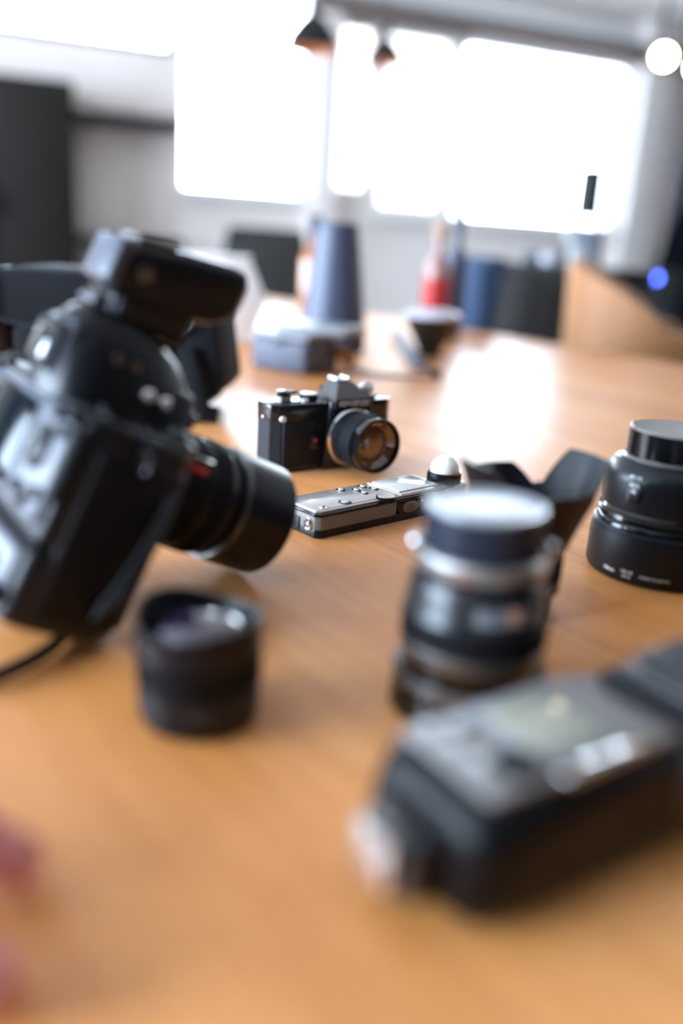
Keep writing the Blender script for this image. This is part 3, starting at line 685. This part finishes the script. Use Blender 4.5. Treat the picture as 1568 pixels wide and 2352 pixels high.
# ================================================================== BLACK LENS, foreground left
def lens_dark():
    o = thing('camera_lens', 'short matt black lens standing upright in the left foreground, hollow hood on top', 'lens', at(457, 1640) * 1.0, rad(0))
    o.location = (-.0705, .4165, TZ)
    part('barrel', 'satin', o, lathe, [(0, 0), (.0280, 0), (.0305, .0012), (.0318, .0045), (.0325, .008), (.0325, .0125), (.0318, .013), (.0318, .0145), (.0328, .015), (.0328, .022), (.0320, .0225), (.0320, .040), (.0331, .041), (.0331, .046), (.0322, .0465), (.0, .0465)], 72)
    part('focus_ring', 'rubber', o, knurl, .0332, .0240, .0385, 80, .0005)
    # petal hood: height varies round the rim
    bm = nb(); t = bmesh.new(); n = 96; ri, ro = .0303, .0328; rows = []
    for i in range(n):
        a = 2 * math.pi * i / n; h = .0585 + .0035 * math.cos(2 * (a - rad(150))); c_, s_ = math.cos(a), math.sin(a)
        rows.append([t.verts.new((ro * c_, ro * s_, .045)), t.verts.new((ro * 1.015 * c_, ro * 1.015 * s_, h)), t.verts.new((ri * 1.03 * c_, ri * 1.03 * s_, h)), t.verts.new((ri * .93 * c_, ri * .93 * s_, .0475))])
    for i in range(n):
        a, b = rows[i], rows[(i + 1) % n]
        for k in range(3): t.faces.new((a[k], b[k], b[k + 1], a[k + 1]))
    bmesh.ops.recalc_face_normals(t, faces=t.faces); merge(bm, t); obj('petal_hood', bm, 'plastic', o)
    part('name_ring', 'gloss', o, lathe, [(.0282, .0468), (.0240, .0505), (.0236, .0505)], 64)
    part('front_element', 'lensglass', o, lathe, [(.0238, .0500), (.0215, .0530), (.015, .0555), (.007, .0567), (0, .057)], 48)
    part('distance_window', 'gunmetal', o, box, (.006, -.0320, .0165), (.016, .002, .006), .0006)
lens_dark()

# ================================================================== TALL LENS, centre
def lens_tall():
    o = thing('camera_lens', 'tall black lens with steel rings standing on its wide hood, grey rear cap on top', 'lens', (.0772, .4460, TZ), rad(0))
    part('hood', 'gloss', o, lathe, [(.0425, 0), (.0440, .001), (.0432, .016), (.0425, .0185), (.040, .0185), (.0405, .001)], 80)
    part('hood_rim', 'steel_dark', o, lathe, [(.0422, .0180), (.0434, .0190), (.0436, .0240), (.0425, .0252), (.0405, .0254), (.038, .0245)], 80)
    part('rim_screw', 'orange', o, sphere, (.008, -.0430, .0215), .0019, n=12)
    n0 = set(bpy.data.objects)
    part('front_barrel', 'gloss', o, lathe, [(.039, .019), (.0395, .0265), (.0390, .034), (.0395, .035)], 72)
    part('grey_band', 'steel_dark', o, lathe, [(.0385, .0340), (.0405, .0350), (.0408, .0412), (.0398, .0425)], 72)
    part('focus_ring', 'rubber', o, knurl, .0405, .0424, .0560, 72, .0007)
    part('scale_ring', 'gunmetal', o, lathe, [(.0395, .056), (.0385, .0575), (.0378, .070), (.0355, .0745), (.0345, .076)], 72)
    part('scale_window', 'capgrey', o, lathe, [(.0381, -.0052), (.0384, -.004), (.0381, .0046)], 60, T(0, 0, .0655) ) if False else None
    bm = nb()
    for i in range(9):
        a = rad(-90 - 6 + i * 6); box(bm, (.0380 * math.cos(a), .0380 * math.sin(a), .0650), (.0012, .0044, .0085), .0003, 1, RZ(0)) if False else box(bm, (0, 0, 0), (.0014, .0043, .0085), .0003, 1, T(.0378 * math.cos(a), .0378 * math.sin(a), .0645) @ RZ(math.degrees(a)))
    obj('distance_window', bm, 'capgrey', o)
    part('window_mark', 'orange', o, box, (.0148, -.0362, .066), (.0055, .0022, .0065), .0005, 2)
    part('window_mark', 'capblue', o, box, (-.012, -.0372, .0600), (.006, .0016, .004), .0004, 2)
    part('rear_barrel', 'enamel', o, lathe, [(.0348, .0755), (.0345, .079), (.0352, .080)], 72)
    part('mount_ring', 'steel', o, lathe, [(.0345, .0800), (.0362, .0808), (.0364, .0868), (.0352, .0885), (.0325, .0892)], 72)
    for a_, s_ in ((188, 1), (-10, 1)):
        a = rad(a_); part('ring_lug', 'chrome', o, sphere, (.0365 * math.cos(a), .0365 * math.sin(a), .0905), .0037, (1, 1, 1.2), n=16)
    part('cap_skirt', 'capblue', o, knurl, .0325, .0888, .1090, 90, .0003)
    rc = part('rear_cap', 'capgrey', o, lathe, [(.0325, .1088), (.0324, .1102), (.0315, .1115), (.0290, .1110), (.0285, .1100), (0, .1100)], 72)
    part('cap_lettering_disc', 'lightgrey', rc, lathe, [(.0205, .1099), (.0205, .1104), (.0198, .1104), (.0198, .1099)], 48)
    for q in set(bpy.data.objects) - n0:      # the barrel above the hood rim, at its true height
        for vv in q.data.vertices: vv.co.z = .025 + (vv.co.z - .025) * 1.095
lens_tall()

# ================================================================== LENS WITH PETAL HOOD, behind the tall one
def lens_petal():
    o = thing('camera_lens', 'wide-angle lens standing behind the tall lens, flared petal hood opening upward', 'lens', (.1295, .5780, TZ), rad(10))
    part('barrel', 'satin', o, lathe, [(0, 0), (.0235, 0), (.0240, .001), (.0240, .0130), (.0262, .0175), (.0275, .0185), (.0275, .0235), (.0266, .0245), (.0266, .027)], 64)
    part('focus_ring', 'rubber', o, knurl, .0278, .0262, .0400, 60, .0008)
    part('front_barrel', 'satin', o, lathe, [(.0266, .039), (.0270, .0415), (.0275, .0425), (.0285, .0500), (.0300, .0525), (.0, .0525)], 64)
    part('index_mark', 'orange', o, box, (.012, -.0248, .021), (.003, .002, .002), .0003)
    bm = nb(); t = bmesh.new(); n = 144; rows = []
    for i in range(n):
        a = 2 * math.pi * i / n
        c2 = math.cos(2 * (a - rad(18)))
        k = max(0.0, abs(c2) - .18) / .82
        h = .0235 + (.0215 * min(1, k * 1.55) if c2 > 0 else -.0010 + .011 * min(1, k * 1.4))
        h0 = .050
        rr = lambda q: .0305 + .0205 * (q / .042)
        c_, s_ = math.cos(a), math.sin(a)
        R1 = rr(h); Rm = rr(h * .5)
        rows.append([t.verts.new((r_ * c_, r_ * s_, z_)) for r_, z_ in ((.0300, h0 - .004), (.0310, h0), (Rm, h0 + h * .5), (R1, h0 + h), (R1 - .0016, h0 + h), (Rm - .0018, h0 + h * .5), (.0290, h0 + .0005))])
    for i in range(n):
        a, b = rows[i], rows[(i + 1) % n]
        for q in range(6): t.faces.new((a[q], b[q], b[q + 1], a[q + 1]))
    bmesh.ops.recalc_face_normals(t, faces=t.faces); merge(bm, t); obj('petal_hood', bm, 'plastic', o, ang=50)
    part('front_element', 'lensglass', o, lathe, [(.0288, .0526), (.0262, .0540), (.018, .060), (.008, .063), (0, .0635)], 48)
    for q in o.children:
        for vv in q.data.vertices: vv.co.z *= 1.20
lens_petal()

# ================================================================== LENS AT THE RIGHT EDGE
def lens_right():
    o = thing('camera_lens', 'stout black zoom lens at the right edge, standing on its reversed hood', 'lens', (.2662, .6900, TZ), rad(0))
    part('hood', 'plastic', o, lathe, [(.0520, 0), (.0555, .0008), (.0572, .0040), (.0572, .0300), (.0560, .0385), (.0530, .0395), (.0525, .037)], 96)
    part('hood_edge', 'capblue', o, lathe, [(.0540, .0385), (.0556, .0395), (.0554, .0412), (.0525, .0420)], 96)
    part('zoom_ring', 'gloss', o, lathe, [(.0530, .0410), (.0542, .0430), (.0536, .0455), (.0526, .0465), (.0538, .0485), (.0532, .0515), (.0520, .0525), (.0528, .0545), (.0515, .0565)], 96)
    part('barrel', 'satin', o, lathe, [(.0515, .0560), (.0520, .0580), (.0522, .0790), (.0515, .0840), (.0490, .0885), (.0455, .0925), (.0415, .0945), (.0395, .0945)], 96)
    part('rubber_sleeve', 'rubber', o, lathe, [(.0520, .0575), (.0534, .0582), (.0534, .0770), (.0521, .0778)], 96) if False else None
    bm = nb(); t = bmesh.new(); rows = []
    for i in range(61):
        a = rad(-112 + i * 2.6); c_, s_ = math.cos(a), math.sin(a)
        rows.append([t.verts.new((r_ * c_, r_ * s_, z_)) for r_, z_ in ((.0515, .0575), (.0533, .0582), (.0533, .0785), (.0515, .0792))])
    for a, b in zip(rows, rows[1:]):
        for q in range(3): t.faces.new((a[q], b[q], b[q + 1], a[q + 1]))
    t.faces.new(rows[0]); t.faces.new(rows[-1][::-1]); bmesh.ops.recalc_face_normals(t, faces=t.faces); merge(bm, t); obj('rubber_sleeve', bm, 'rubber', o)
    # switch panel on the left
    sp = part('switch_panel', 'enamel', o, box, (0, 0, 0), (.0026, .0125, .0225), .0009, 2, T(.0508 * math.cos(rad(-140)), .0508 * math.sin(rad(-140)), .0755) @ RZ(-140) @ RY(-6))
    text('panel_lettering', 'M/A\nM', .0048, sp, 'paint', RZ(-50) @ T(0, 0, .0765), wrap=.0524, bold=.0001)
    part('switch', 'satin', sp, box, (0, 0, 0), (.003, .004, .0075), .0006, 2, T(.0522 * math.cos(rad(-135)), .0522 * math.sin(rad(-135)), .0725) @ RZ(-135))
    part('mount_ring', 'steel_dark', o, lathe, [(.0405, .0935), (.0412, .0955), (.0398, .0972), (.038, .0972)], 72)
    part('rear_cap', 'gloss', o, knurl, .0378, .0965, .1180, 120, .0003)
    part('cap_top', 'greyplast', o, lathe, [(.0378, .1178), (.0378, .1190), (.0365, .1196), (.0345, .1188), (.0, .1184)], 72)
    part('cap_notch', 'chrome', o, box, (-.0372, -.004, .1190), (.0022, .004, .003), .0006)
    text('barrel_lettering', 'AF-S 24-70', .0052, o, 'paint', RZ(7) @ T(0, 0, .0660), wrap=.0535, bold=.0001)
    text('hood_lettering', 'Nikon', .0042, o, 'paint', RZ(-58) @ T(0, 0, .0085), wrap=.0573, bold=.0001)
    text('hood_lettering', 'HB-40\nAF-S', .0038, o, 'paint', RZ(-42) @ T(0, 0, .0085), wrap=.0573)
    text('hood_lettering', 'MADE IN JAPAN', .0032, o, 'paint', RZ(-20) @ T(0, 0, .0090), wrap=.0573)
lens_right()

# ================================================================== FLASH LYING IN THE RIGHT FOREGROUND
def lying_flash():
    ang = math.atan2(.62, .785) - rad(4)
    o = thing('speedlight', 'large black flash lying on its side in the right foreground, display and buttons upward', 'flash', (.0500, .2720, TZ), ang); o.scale = (1.14, 1.14, 1.14); o.location = (.0590, .2575, TZ)
    # body: x along its length, y away from the viewer
    sec = lambda x, y0, y1, z0, z1, e=.5, n=28: [(x, (y0 + y1) / 2 + math.copysign(abs(math.cos(a)) ** e, math.cos(a)) * (y1 - y0) / 2, (z0 + z1) / 2 + math.copysign(abs(math.sin(a)) ** e, math.sin(a)) * (z1 - z0) / 2) for a in [2 * math.pi * (i + .5) / n for i in range(n)]]
    bm = nb(); loft(bm, [sec(0, .006, .060, .006, .040), sec(.006, .001, .064, .001, .046), (sec(.03, 0, .066, 0, .0485)), sec(.098, 0, .066, 0, .050), sec(.106, .002, .064, .002, .048)])
    obj('body', bm, 'flashbody', o, ang=50)
    pp = nb(); prism(pp, [(.010, .010), (.100, .006), (.100, .061), (.010, .058)], .0465, .0500, .0012)
    obj('control_panel', pp, 'greyplast', o)
    part('display', 'lcd_beige', o, box, (.060, .036, .0502), (.036, .034, .002), .0008)
    part('display_frame', 'capgrey', o, box, (.060, .036, .0498), (.043, .041, .0016), .0006)
    for x, y in ((.020, .052), (.020, .040), (.0205, .027), (.030, .050)):
        part('button', 'lightgrey', o, box, (x, y, .0506), (.0075, .0060, .0024), .001)
    part('select_dial', 'satin', o, knurl, .0085, .0495, .0525, 36, .0005, T(.030, .020, 0))
    part('battery_cover', 'capblue', o, box, (.052, .0635, .025), (.08, .006, .034), .002)
    part('highlight_strip', 'highlightmetal', o, box, (0, 0, 0), (.050, .0075, .004), .0014, 3, T(.064, .0085, .0500) @ RX(-16))  # added strip, tilted to mirror the windows as a bright edge streak
    # hinge and head
    part('hinge_block', 'plastic', o, box, (.108, .032, .024), (.026, .052, .042), .006, 3)
    part('hinge_hub', 'gunmetal', o, lathe, [(0, -.033), (.016, -.033), (.017, -.031), (.017, .031), (.016, .033), (0, .033)], 32, T(.110, .032, .028) @ RX(90))
    hd = nb(); loft(hd, [sec(.114, .000, .062, .002, .046), sec(.120, -.003, .065, .001, .050), sec(.190, -.005, .065, .001, .051), sec(.224, -.008, .066, .0005, .052), sec(.228, -.006, .064, .002, .050)])
    obj('head', hd, 'plastic', o, ang=50)
    part('head_cap', 'satin', o, box, (.175, .030, .0508), (.075, .054, .003), .0012)
    part('head_window', 'lcd', o, box, (.2285, .029, .026), (.002, .056, .034), .0006)
    part('bounce_card_slot', 'gunmetal', o, box, (.128, .030, .0503), (.010, .044, .0025), .0008)
    # foot
    ft = part('foot', 'plastic', o, box, (-.004, .034, .022), (.014, .032, .026), .003, 3)
    part('lock_wheel', 'steel_dark', o, knurl, .0150, -.003, .003, 30, .0008, T(-.0120, .034, .022) @ RY(90))
    part('shoe_plate', 'chrome', o, box, (-.0185, .034, .022), (.003, .0186, .020), .0006)
    part('shoe_pin', 'chrome', o, lathe, [(.0016, 0), (.0016, .003), (0, .0034)], 16, T(-.0200, .030, .022) @ RY(-90))
    part('shoe_pin', 'chrome', o, lathe, [(.0022, 0), (.0022, .002), (0, .0024)], 16, T(-.0200, .037, .024) @ RY(-90))
lying_flash()

# ================================================================== CAMERA BAG BEHIND THE BIG CAMERA
def camera_bag():
    o = thing('camera_bag', 'black fabric camera bag standing behind the tipped digital camera', 'bag', (-.343, 1.20, TZ + .0008), rad(-6))
    part('main_compartment', 'fabric', o, box, (0.01, .05, .0975), (.27, .15, .180), .014, 3)
    fl = part('flap', 'fabric', o, box, (.002, -.030, .150), (.262, .012, .070), .005, 3)
    part('front_pocket', 'fabric', o, box, (-.005, -.034, .062), (.200, .024, .100), .009, 3)
    part('side_pouch', 'fabric', o, prism, [(.125, .150), (.166, .148), (.180, .052), (.158, .028), (.125, .024)], -.03, .08, .007, 2, Matrix(((1, 0, 0, 0), (0, 0, 1, 0), (0, 1, 0, 0), (0, 0, 0, 1))))
    part('side_panel', 'fabricblue', o, box, (-.150, .03, .095), (.050, .15, .172), .012, 3)
    part('buckle', 'plastic', o, box, (.148, -.030, .012), (.034, .016, .022), .004, 2)
    part('strap', 'fabric', o, tube, [(.13, -.038, .10), (.142, -.046, .06), (.150, -.044, .030), (.160, -.040, .016), (.175, -.035, .0125)], 1, flat=(.022, .003), upv=V((0, 1, 0)))
    part('piping', 'capblue', fl, tube, [(-.128, -.037, .182), (-.126, -.037, .120), (0, -.0375, .1165), (.130, -.037, .120), (.132, -.037, .182)], .0016)
camera_bag()

# ================================================================== MIDDLE DISTANCE ON THE TABLE
g = thing('gear_case', 'slate grey hard case with a pale lid, in front of the tapered blue vase', 'case', (-.108, 1.690, TZ), rad(-34))
part('shell', 'casegrey', g, box, (0, 0, .031), (.135, .105, .062), .010, 3)
part('lid', 'casetop', g, box, (0, 0, .068), (.136, .106, .012), .005, 3)
part('latch', 'gunmetal', g, box, (.0, -.054, .058), (.02, .004, .016), .001)
g = part('notebook', 'casetop', None, box, (0, 0, 0), (.15, .10, .014), .003, 2); g.location = (-.060, 1.700, TZ + .0815); g.rotation_euler = (0, 0, rad(-24))
tag(g, 'pale grey notebook lying on top of the slate grey case', 'notebook')
v = thing('vase', 'tall slate blue vase tapering to a flat top, behind the grey case', 'vase', (-.045, 2.02, TZ))
part('vase_body', 'vase', v, lathe, [(0, .004), (.066, 0), (.074, .004), (.076, .012), (.0735, .05), (.048, .262), (.0462, .276), (.044, .279), (.041, .276), (.044, .24), (.06, .03), (0, .02)], 56)
b_ = thing('white_box', 'white card box with slanting side, standing between the black bag and the grey case', 'box', (-.315, 2.12, TZ), rad(4))
part('carton', 'whitebox', b_, prism, [(-.07, 0), (.075, 0), (.105, .09), (.062, .185), (-.07, .19)], -.05, .05, .002, 2, RX(90))
part('lid', 'whitebox', b_, box, (-.005, 0, .1905), (.142, .108, .006), .002)
bw = thing('bowl', 'small black bowl with a pale lid, on the table behind the straps', 'bowl', (.178, 2.02, TZ))
part('bowl_body', 'bowl', bw, lathe, [(0, .0), (.026, 0), (.028, .004), (.024, .010), (.034, .030), (.052, .062), (.060, .088), (.058, .089), (.05, .064), (0, .02)], 56)
part('lid', 'milk', bw, lathe, [(.064, .088), (.067, .092), (.064, .098), (.04, .106), (0, .108)], 56)
def bottle(name, label, x, y, z, r, h, neck, glass, capm, caph, lab=None, parts=None):
    o = thing(name, label, 'bottle', (x, y, z))
    sh_ = h * .60
    sh_ = min(sh_, h - caph - r * 1.3)
    part('glass_body', glass, o, lathe, [(0, .004), (r * .85, 0), (r, .006), (r, sh_), (r * .9, sh_ + r * .5), (neck, sh_ + r * 1.3), (neck, h - caph * .4)], 40)
    part('cap', capm, o, lathe, [(neck * 1.05, h - caph), (neck * 1.25, h - caph), (neck * 1.22, h), (0, h + .001)], 30)
    if lab: part('paper_label', lab, o, lathe, [(r * 1.008, h * .18), (r * 1.012, h * .19), (r * 1.012, h * .53), (r * 1.008, h * .54)], 40)
    return o
bottle('sauce_bottle', 'bottle with a red label and brown cap, standing behind the black bowl', .212, 2.36, TZ, .034, .30, .014, 'pinkglass', 'tanstrap', .035, 'redlabel')
bottle('glass_bottle', 'slim blue-grey bottle with a dark cap, just right of the red-labelled bottle', .268, 2.44, TZ, .027, .345, .011, 'vase', 'capblue', .06)
bottle('amber_bottle', 'amber bottle with a dark cap, half hidden behind the blue vase', -.115, 2.42, TZ, .036, .30, .015, 'amber', 'capblue', .055)
# webbing strap loosely laid between case and bowl, with a black clip
ps = [aty(775, 806, 1.68), aty(806, 842, 1.74), at(850, 862) + V((0, 0, .003)), at(920, 866) + V((0, 0, .002)), at(985, 868) + V((0, 0, .002))]
s_ = thing('camera_strap', 'grey webbing strap with tan pad lying on the table right of the grey case', 'strap', ps[3].copy())
off = -ps[3]
part('webbing', 'greystrap', s_, tube, [q + off for q in ps], 1, flat=(.020, .003))
part('shoulder_pad', 'tanstrap', s_, tube, [aty(780, 800, 1.675) + off, aty(802, 832, 1.715) + off], 1, flat=(.028, .006))
part('clip', 'plastic', s_, box, at(1000, 868) + V((0, 0, .008)) + off, (.020, .022, .016), .004)
ps = [at(905, 770) + V((0, 0, .012)), at(930, 800) + V((0, 0, .010)), at(950, 835) + V((0, 0, .006)), at(975, 852) + V((0, 0, .004))]
s2 = part('belt', 'casegrey', None, tube, [q - ps[2] for q in ps], 1, flat=(.034, .008)); s2.location = ps[2]
tag(s2, 'slate blue padded strap end lying on the table in front of the black bowl', 'strap')

# ================================================================== BEYOND THE TABLE
def room_pt(e, n, z=0): return E_ * e + N_ * n + V((0, 0, z))
EM = Matrix((E_, N_, V((0, 0, 1)))).transposed().to_4x4()

def sideboard():
    L, h = .53, .9475
    o = thing('sideboard', 'charcoal sideboard behind the far edge of the table, bottles standing on it', 'sideboard', mtx=EM @ T(-2.19, 2.75, 0))
    part('carcass', 'chairdark', o, box, (0, 0, .485), (L, .30, .86), .006)
    part('top_board', 'chairdark', o, box, (0, 0, h - .0175), (L + .03, .33, .035), .004)
    part('plinth', 'sidewood', o, box, (0, .01, .028), (L - .04, .26, .055), .003)
    for k in (-1, 1): part('door', 'chairdark', o, box, (k * L / 4, -.156, .49), (L / 2 - .008, .012, .82), .003)
    for k in (-1, 1): part('handle', 'blackmetal', o, box, (k * .03, -.166, .6), (.012, .014, .14), .003)
sideboard()
SBZ = .9478
p_ = E_ * -2.09 + N_ * 2.70
clear = bottle('clear_bottle', 'tall clear glass bottle with a long black cap, seen against the bright window', p_.x, p_.y, SBZ, .070, .335, .036, 'bottleglass', 'blackmetal', .165)
p_ = E_ * -2.33 + N_ * 2.72
bl = part('small_pot', 'capblue', None, lathe, [(0, 0), (.034, 0), (.04, .01), (.036, .035), (.022, .045), (0, .047)], 32); bl.location = (p_.x, p_.y, SBZ)
tag(bl, 'small dark pot on the left half of the sideboard', 'pot')
p_ = E_ * -2.20 + N_ * 2.66
bl = part('cup', 'milk', None, lathe, [(0, .004), (.028, 0), (.036, .012), (.040, .034), (.037, .034), (.03, .01), (0, .008)], 32); bl.location = (p_.x, p_.y, SBZ)
tag(bl, 'low pale cup on the sideboard between the dark pot and the clear bottle', 'cup')

def tub_chair(loc, rotz, m, label, top, arm, r=.235, seat=.46, span=115):
    o = thing('tub_chair', label, 'chair', loc, rotz)
    t = bmesh.new(); rows = []; n = 48
    for i in range(n + 1):
        f = -1 + 2 * i / n; a = rad(f * span); k = max(0.0, 1 - (abs(f) / .85) ** 1.6) if abs(f) < .85 else 0.0
        h = arm + (top - arm) * (k ** .7)
        c_, s_ = math.cos(a), math.sin(a); lean = .05
        rows.append([t.verts.new(q) for q in ((c_ * r, s_ * r, seat - .06), (c_ * (r + lean * (h - seat)), s_ * (r + lean * (h - seat)), h - .01), (c_ * (r - .012), s_ * (r - .012), h), (c_ * (r - .034), s_ * (r - .034), h - .012), (c_ * (r - .045), s_ * (r - .045), seat - .06))])
    for a, b in zip(rows, rows[1:]):
        for q in range(5): t.faces.new((a[q], b[q], b[(q + 1) % 5], a[(q + 1) % 5]))
    t.faces.new(rows[0]); t.faces.new(rows[-1][::-1]); bmesh.ops.recalc_face_normals(t, faces=t.faces)
    bm = nb(); merge(bm, t); obj('backrest', bm, m, o, ang=50)
    part('seat', m, o, lathe, [(0, seat - .06), (r * .8, seat - .06), (r * .84, seat - .03), (r * .8, seat), (0, seat + .008)], 40)
    part('seat_base', m, o, lathe, [(0, seat - .09), (r * .95, seat - .085), (r * .98, seat - .058), (0, seat - .058)], 40)
    for a in (45, 135, 225, 315):
        a = rad(a); part('leg', 'legmetal', o, tube, [(math.cos(a) * r * .7, math.sin(a) * r * .7, seat - .08), (math.cos(a) * r * .95, math.sin(a) * r * .95, .0)], .012)
    return o
tub_chair((.905, 2.735, 0), rad(165), 'tan', 'tan leather tub chair at the far side of the table, right of the charcoal sideboard', .985, .80)
def side_chair(loc, rotz, label, w_=.40, top=1.02, m='chairdark'):
    o = thing('dining_chair', label, 'chair', loc, rotz)
    bm = nb(); loft(bm, [[(-w_ * k, y, z), (w_ * k, y, z), (w_ * k, y + .05, z), (-w_ * k, y + .05, z)] for k, y, z in ((.44, -.2, .47), (.48, -.225, .70), (.5, -.245, .90), (.44, -.26, top))])
    bmesh.ops.bevel(bm, geom=bm.edges[:], offset=.01, segments=2, affect='EDGES', clamp_overlap=True)
    obj('backrest', bm, m, o)
    part('seat', m, o, box, (0, 0, .45), (w_ * 1.08, .44, .07), .02, 3)
    part('back_cushion', m, o, box, (0, -.185, .80), (w_ * .86, .03, .30), .012, 3)
    for x in (-1, 1):
        for y in (-1, 1): part('leg', 'legmetal', o, tube, [(x * w_ * .44, y * .17, .42), (x * w_ * .5, y * .2, 0)], .013)
    return o
side_chair((-.40, 4.05, 0), rad(-172), 'charcoal dining chair behind the table, left of the tapered blue vase')
side_chair((.215, 3.10, 0), rad(102), 'navy dining chair behind the black bowl, next to the sideboard', top=.965, w_=.34, m='chairblue')

sp = thing('floor_speaker', 'black floor speaker with a blue light, standing before the black curtain', 'speaker', mtx=Matrix.Translation((1.72, 5.2, 0)) @ RZ(-18))
part('cabinet_box', 'blackmetal', sp, box, (0, 0, .46), (.26, .26, .92), .01)
part('cone', 'satin', sp, lathe, [(.09, 0), (.10, .008), (.08, .002), (.03, -.02), (0, -.015)], 36, T(0, -.132, .45) @ RX(90))
part('cone', 'satin', sp, lathe, [(.05, 0), (.055, .006), (.045, .002), (0, -.01)], 36, T(0, -.132, .68) @ RX(90))
part('indicator_light', 'led', sp, lathe, [(.018, -.004), (.018, .004), (0, .006)], 20, T(0, -.131, .885) @ RX(90))

# ================================================================== HAND
def hand():
    """left hand of a person seated to the left: fingers reach in from the left edge"""
    tip_i, tip_t = at(66, 2000, .7615), at(14, 2262, .7605)
    o = thing('person', 'person reaching in from the left edge, only two fingertips resting on the table', 'person', (-.27, .245, TZ))
    O = V((-.27, .245, TZ))
    me = bpy.data.meshes.new('hand'); vs, es, rd = [], [], []
    def add(p, r, pr=None):
        vs.append(V(p) - O); rd.append(r)
        if pr is not None: es.append((pr, len(vs) - 1))
        return len(vs) - 1
    wr = add((-.27, .245, .785), (.026, .019))
    fa = add((-.34, .235, .800), (.028, .024), wr); fb = add((-.46, .215, .820), (.036, .034), fa); fc = add((-.60, .19, .84), (.042, .040), fb)
    pm = add((-.235, .252, .790), (.030, .018), wr); kn = add((-.205, .262, .793), (.032, .015), pm)
    def finger(base, tip, lift, r, pr):
        base, tip = V(base), V(tip); k = add(base, (r * 1.15,) * 2, pr)
        for f, hz, rr in ((.38, lift, 1.05), (.70, lift * .62, 1.0), (.86, lift * .2, 1.0), (.95, lift * .05, .98), (1.0, 0, .86)):
            q = base.lerp(tip, f); q.z += hz; k = add(q, (r * rr,) * 2, k)
    finger((-.196, .277, .791), tip_i + V((.004, 0, 0)), .012, .0088, kn)
    finger((-.192, .262, .793), V((-.150, .255, .7605)) , .014, .0090, kn)
    finger((-.196, .246, .791), V((-.158, .236, .7600)), .013, .0085, kn)
    finger((-.204, .232, .787), V((-.172, .219, .7590)), .010, .0072, kn)
    th = add((-.225, .228, .782), (.014, .013), pm)
    finger((-.205, .212, .775), tip_t + V((.004, 0, 0)), .006, .0104, th)
    me.from_pydata([tuple(v) for v in vs], es, [])
    ob = bpy.data.objects.new('hand', me); COL.objects.link(ob)
    md = ob.modifiers.new('s', 'SKIN'); ss = ob.modifiers.new('u', 'SUBSURF'); ss.levels = 2; ss.render_levels = 2
    for i, r in enumerate(rd): me.skin_vertices[0].data[i].radius = (r[0] * 1.22, r[1] * 1.22)
    me.skin_vertices[0].data[0].use_root = True
    bpy.context.view_layer.update()
    dg = bpy.context.evaluated_depsgraph_get(); m2 = bpy.data.meshes.new_from_object(ob.evaluated_get(dg)); bpy.data.objects.remove(ob)
    m2.materials.clear(); m2.materials.append(M['skin']); m2.polygons.foreach_set('use_smooth', [True] * len(m2.polygons))
    h = bpy.data.objects.new('body', m2); COL.objects.link(h); h.parent = o
    for tp, d in ((tip_i, V((1, .15, 0))), (tip_t, V((1, .1, 0)))):
        part('fingernail', 'skin', o, sphere, tp - O - V((.007, 0, -.0068)), .0055, (1.0, .8, .22))
    part('sleeve', 'sleeve', o, tube, [V((-.35, .233, .802)) - O, V((-.46, .215, .822)) - O, V((-.62, .186, .846)) - O], .047, 20)
hand()
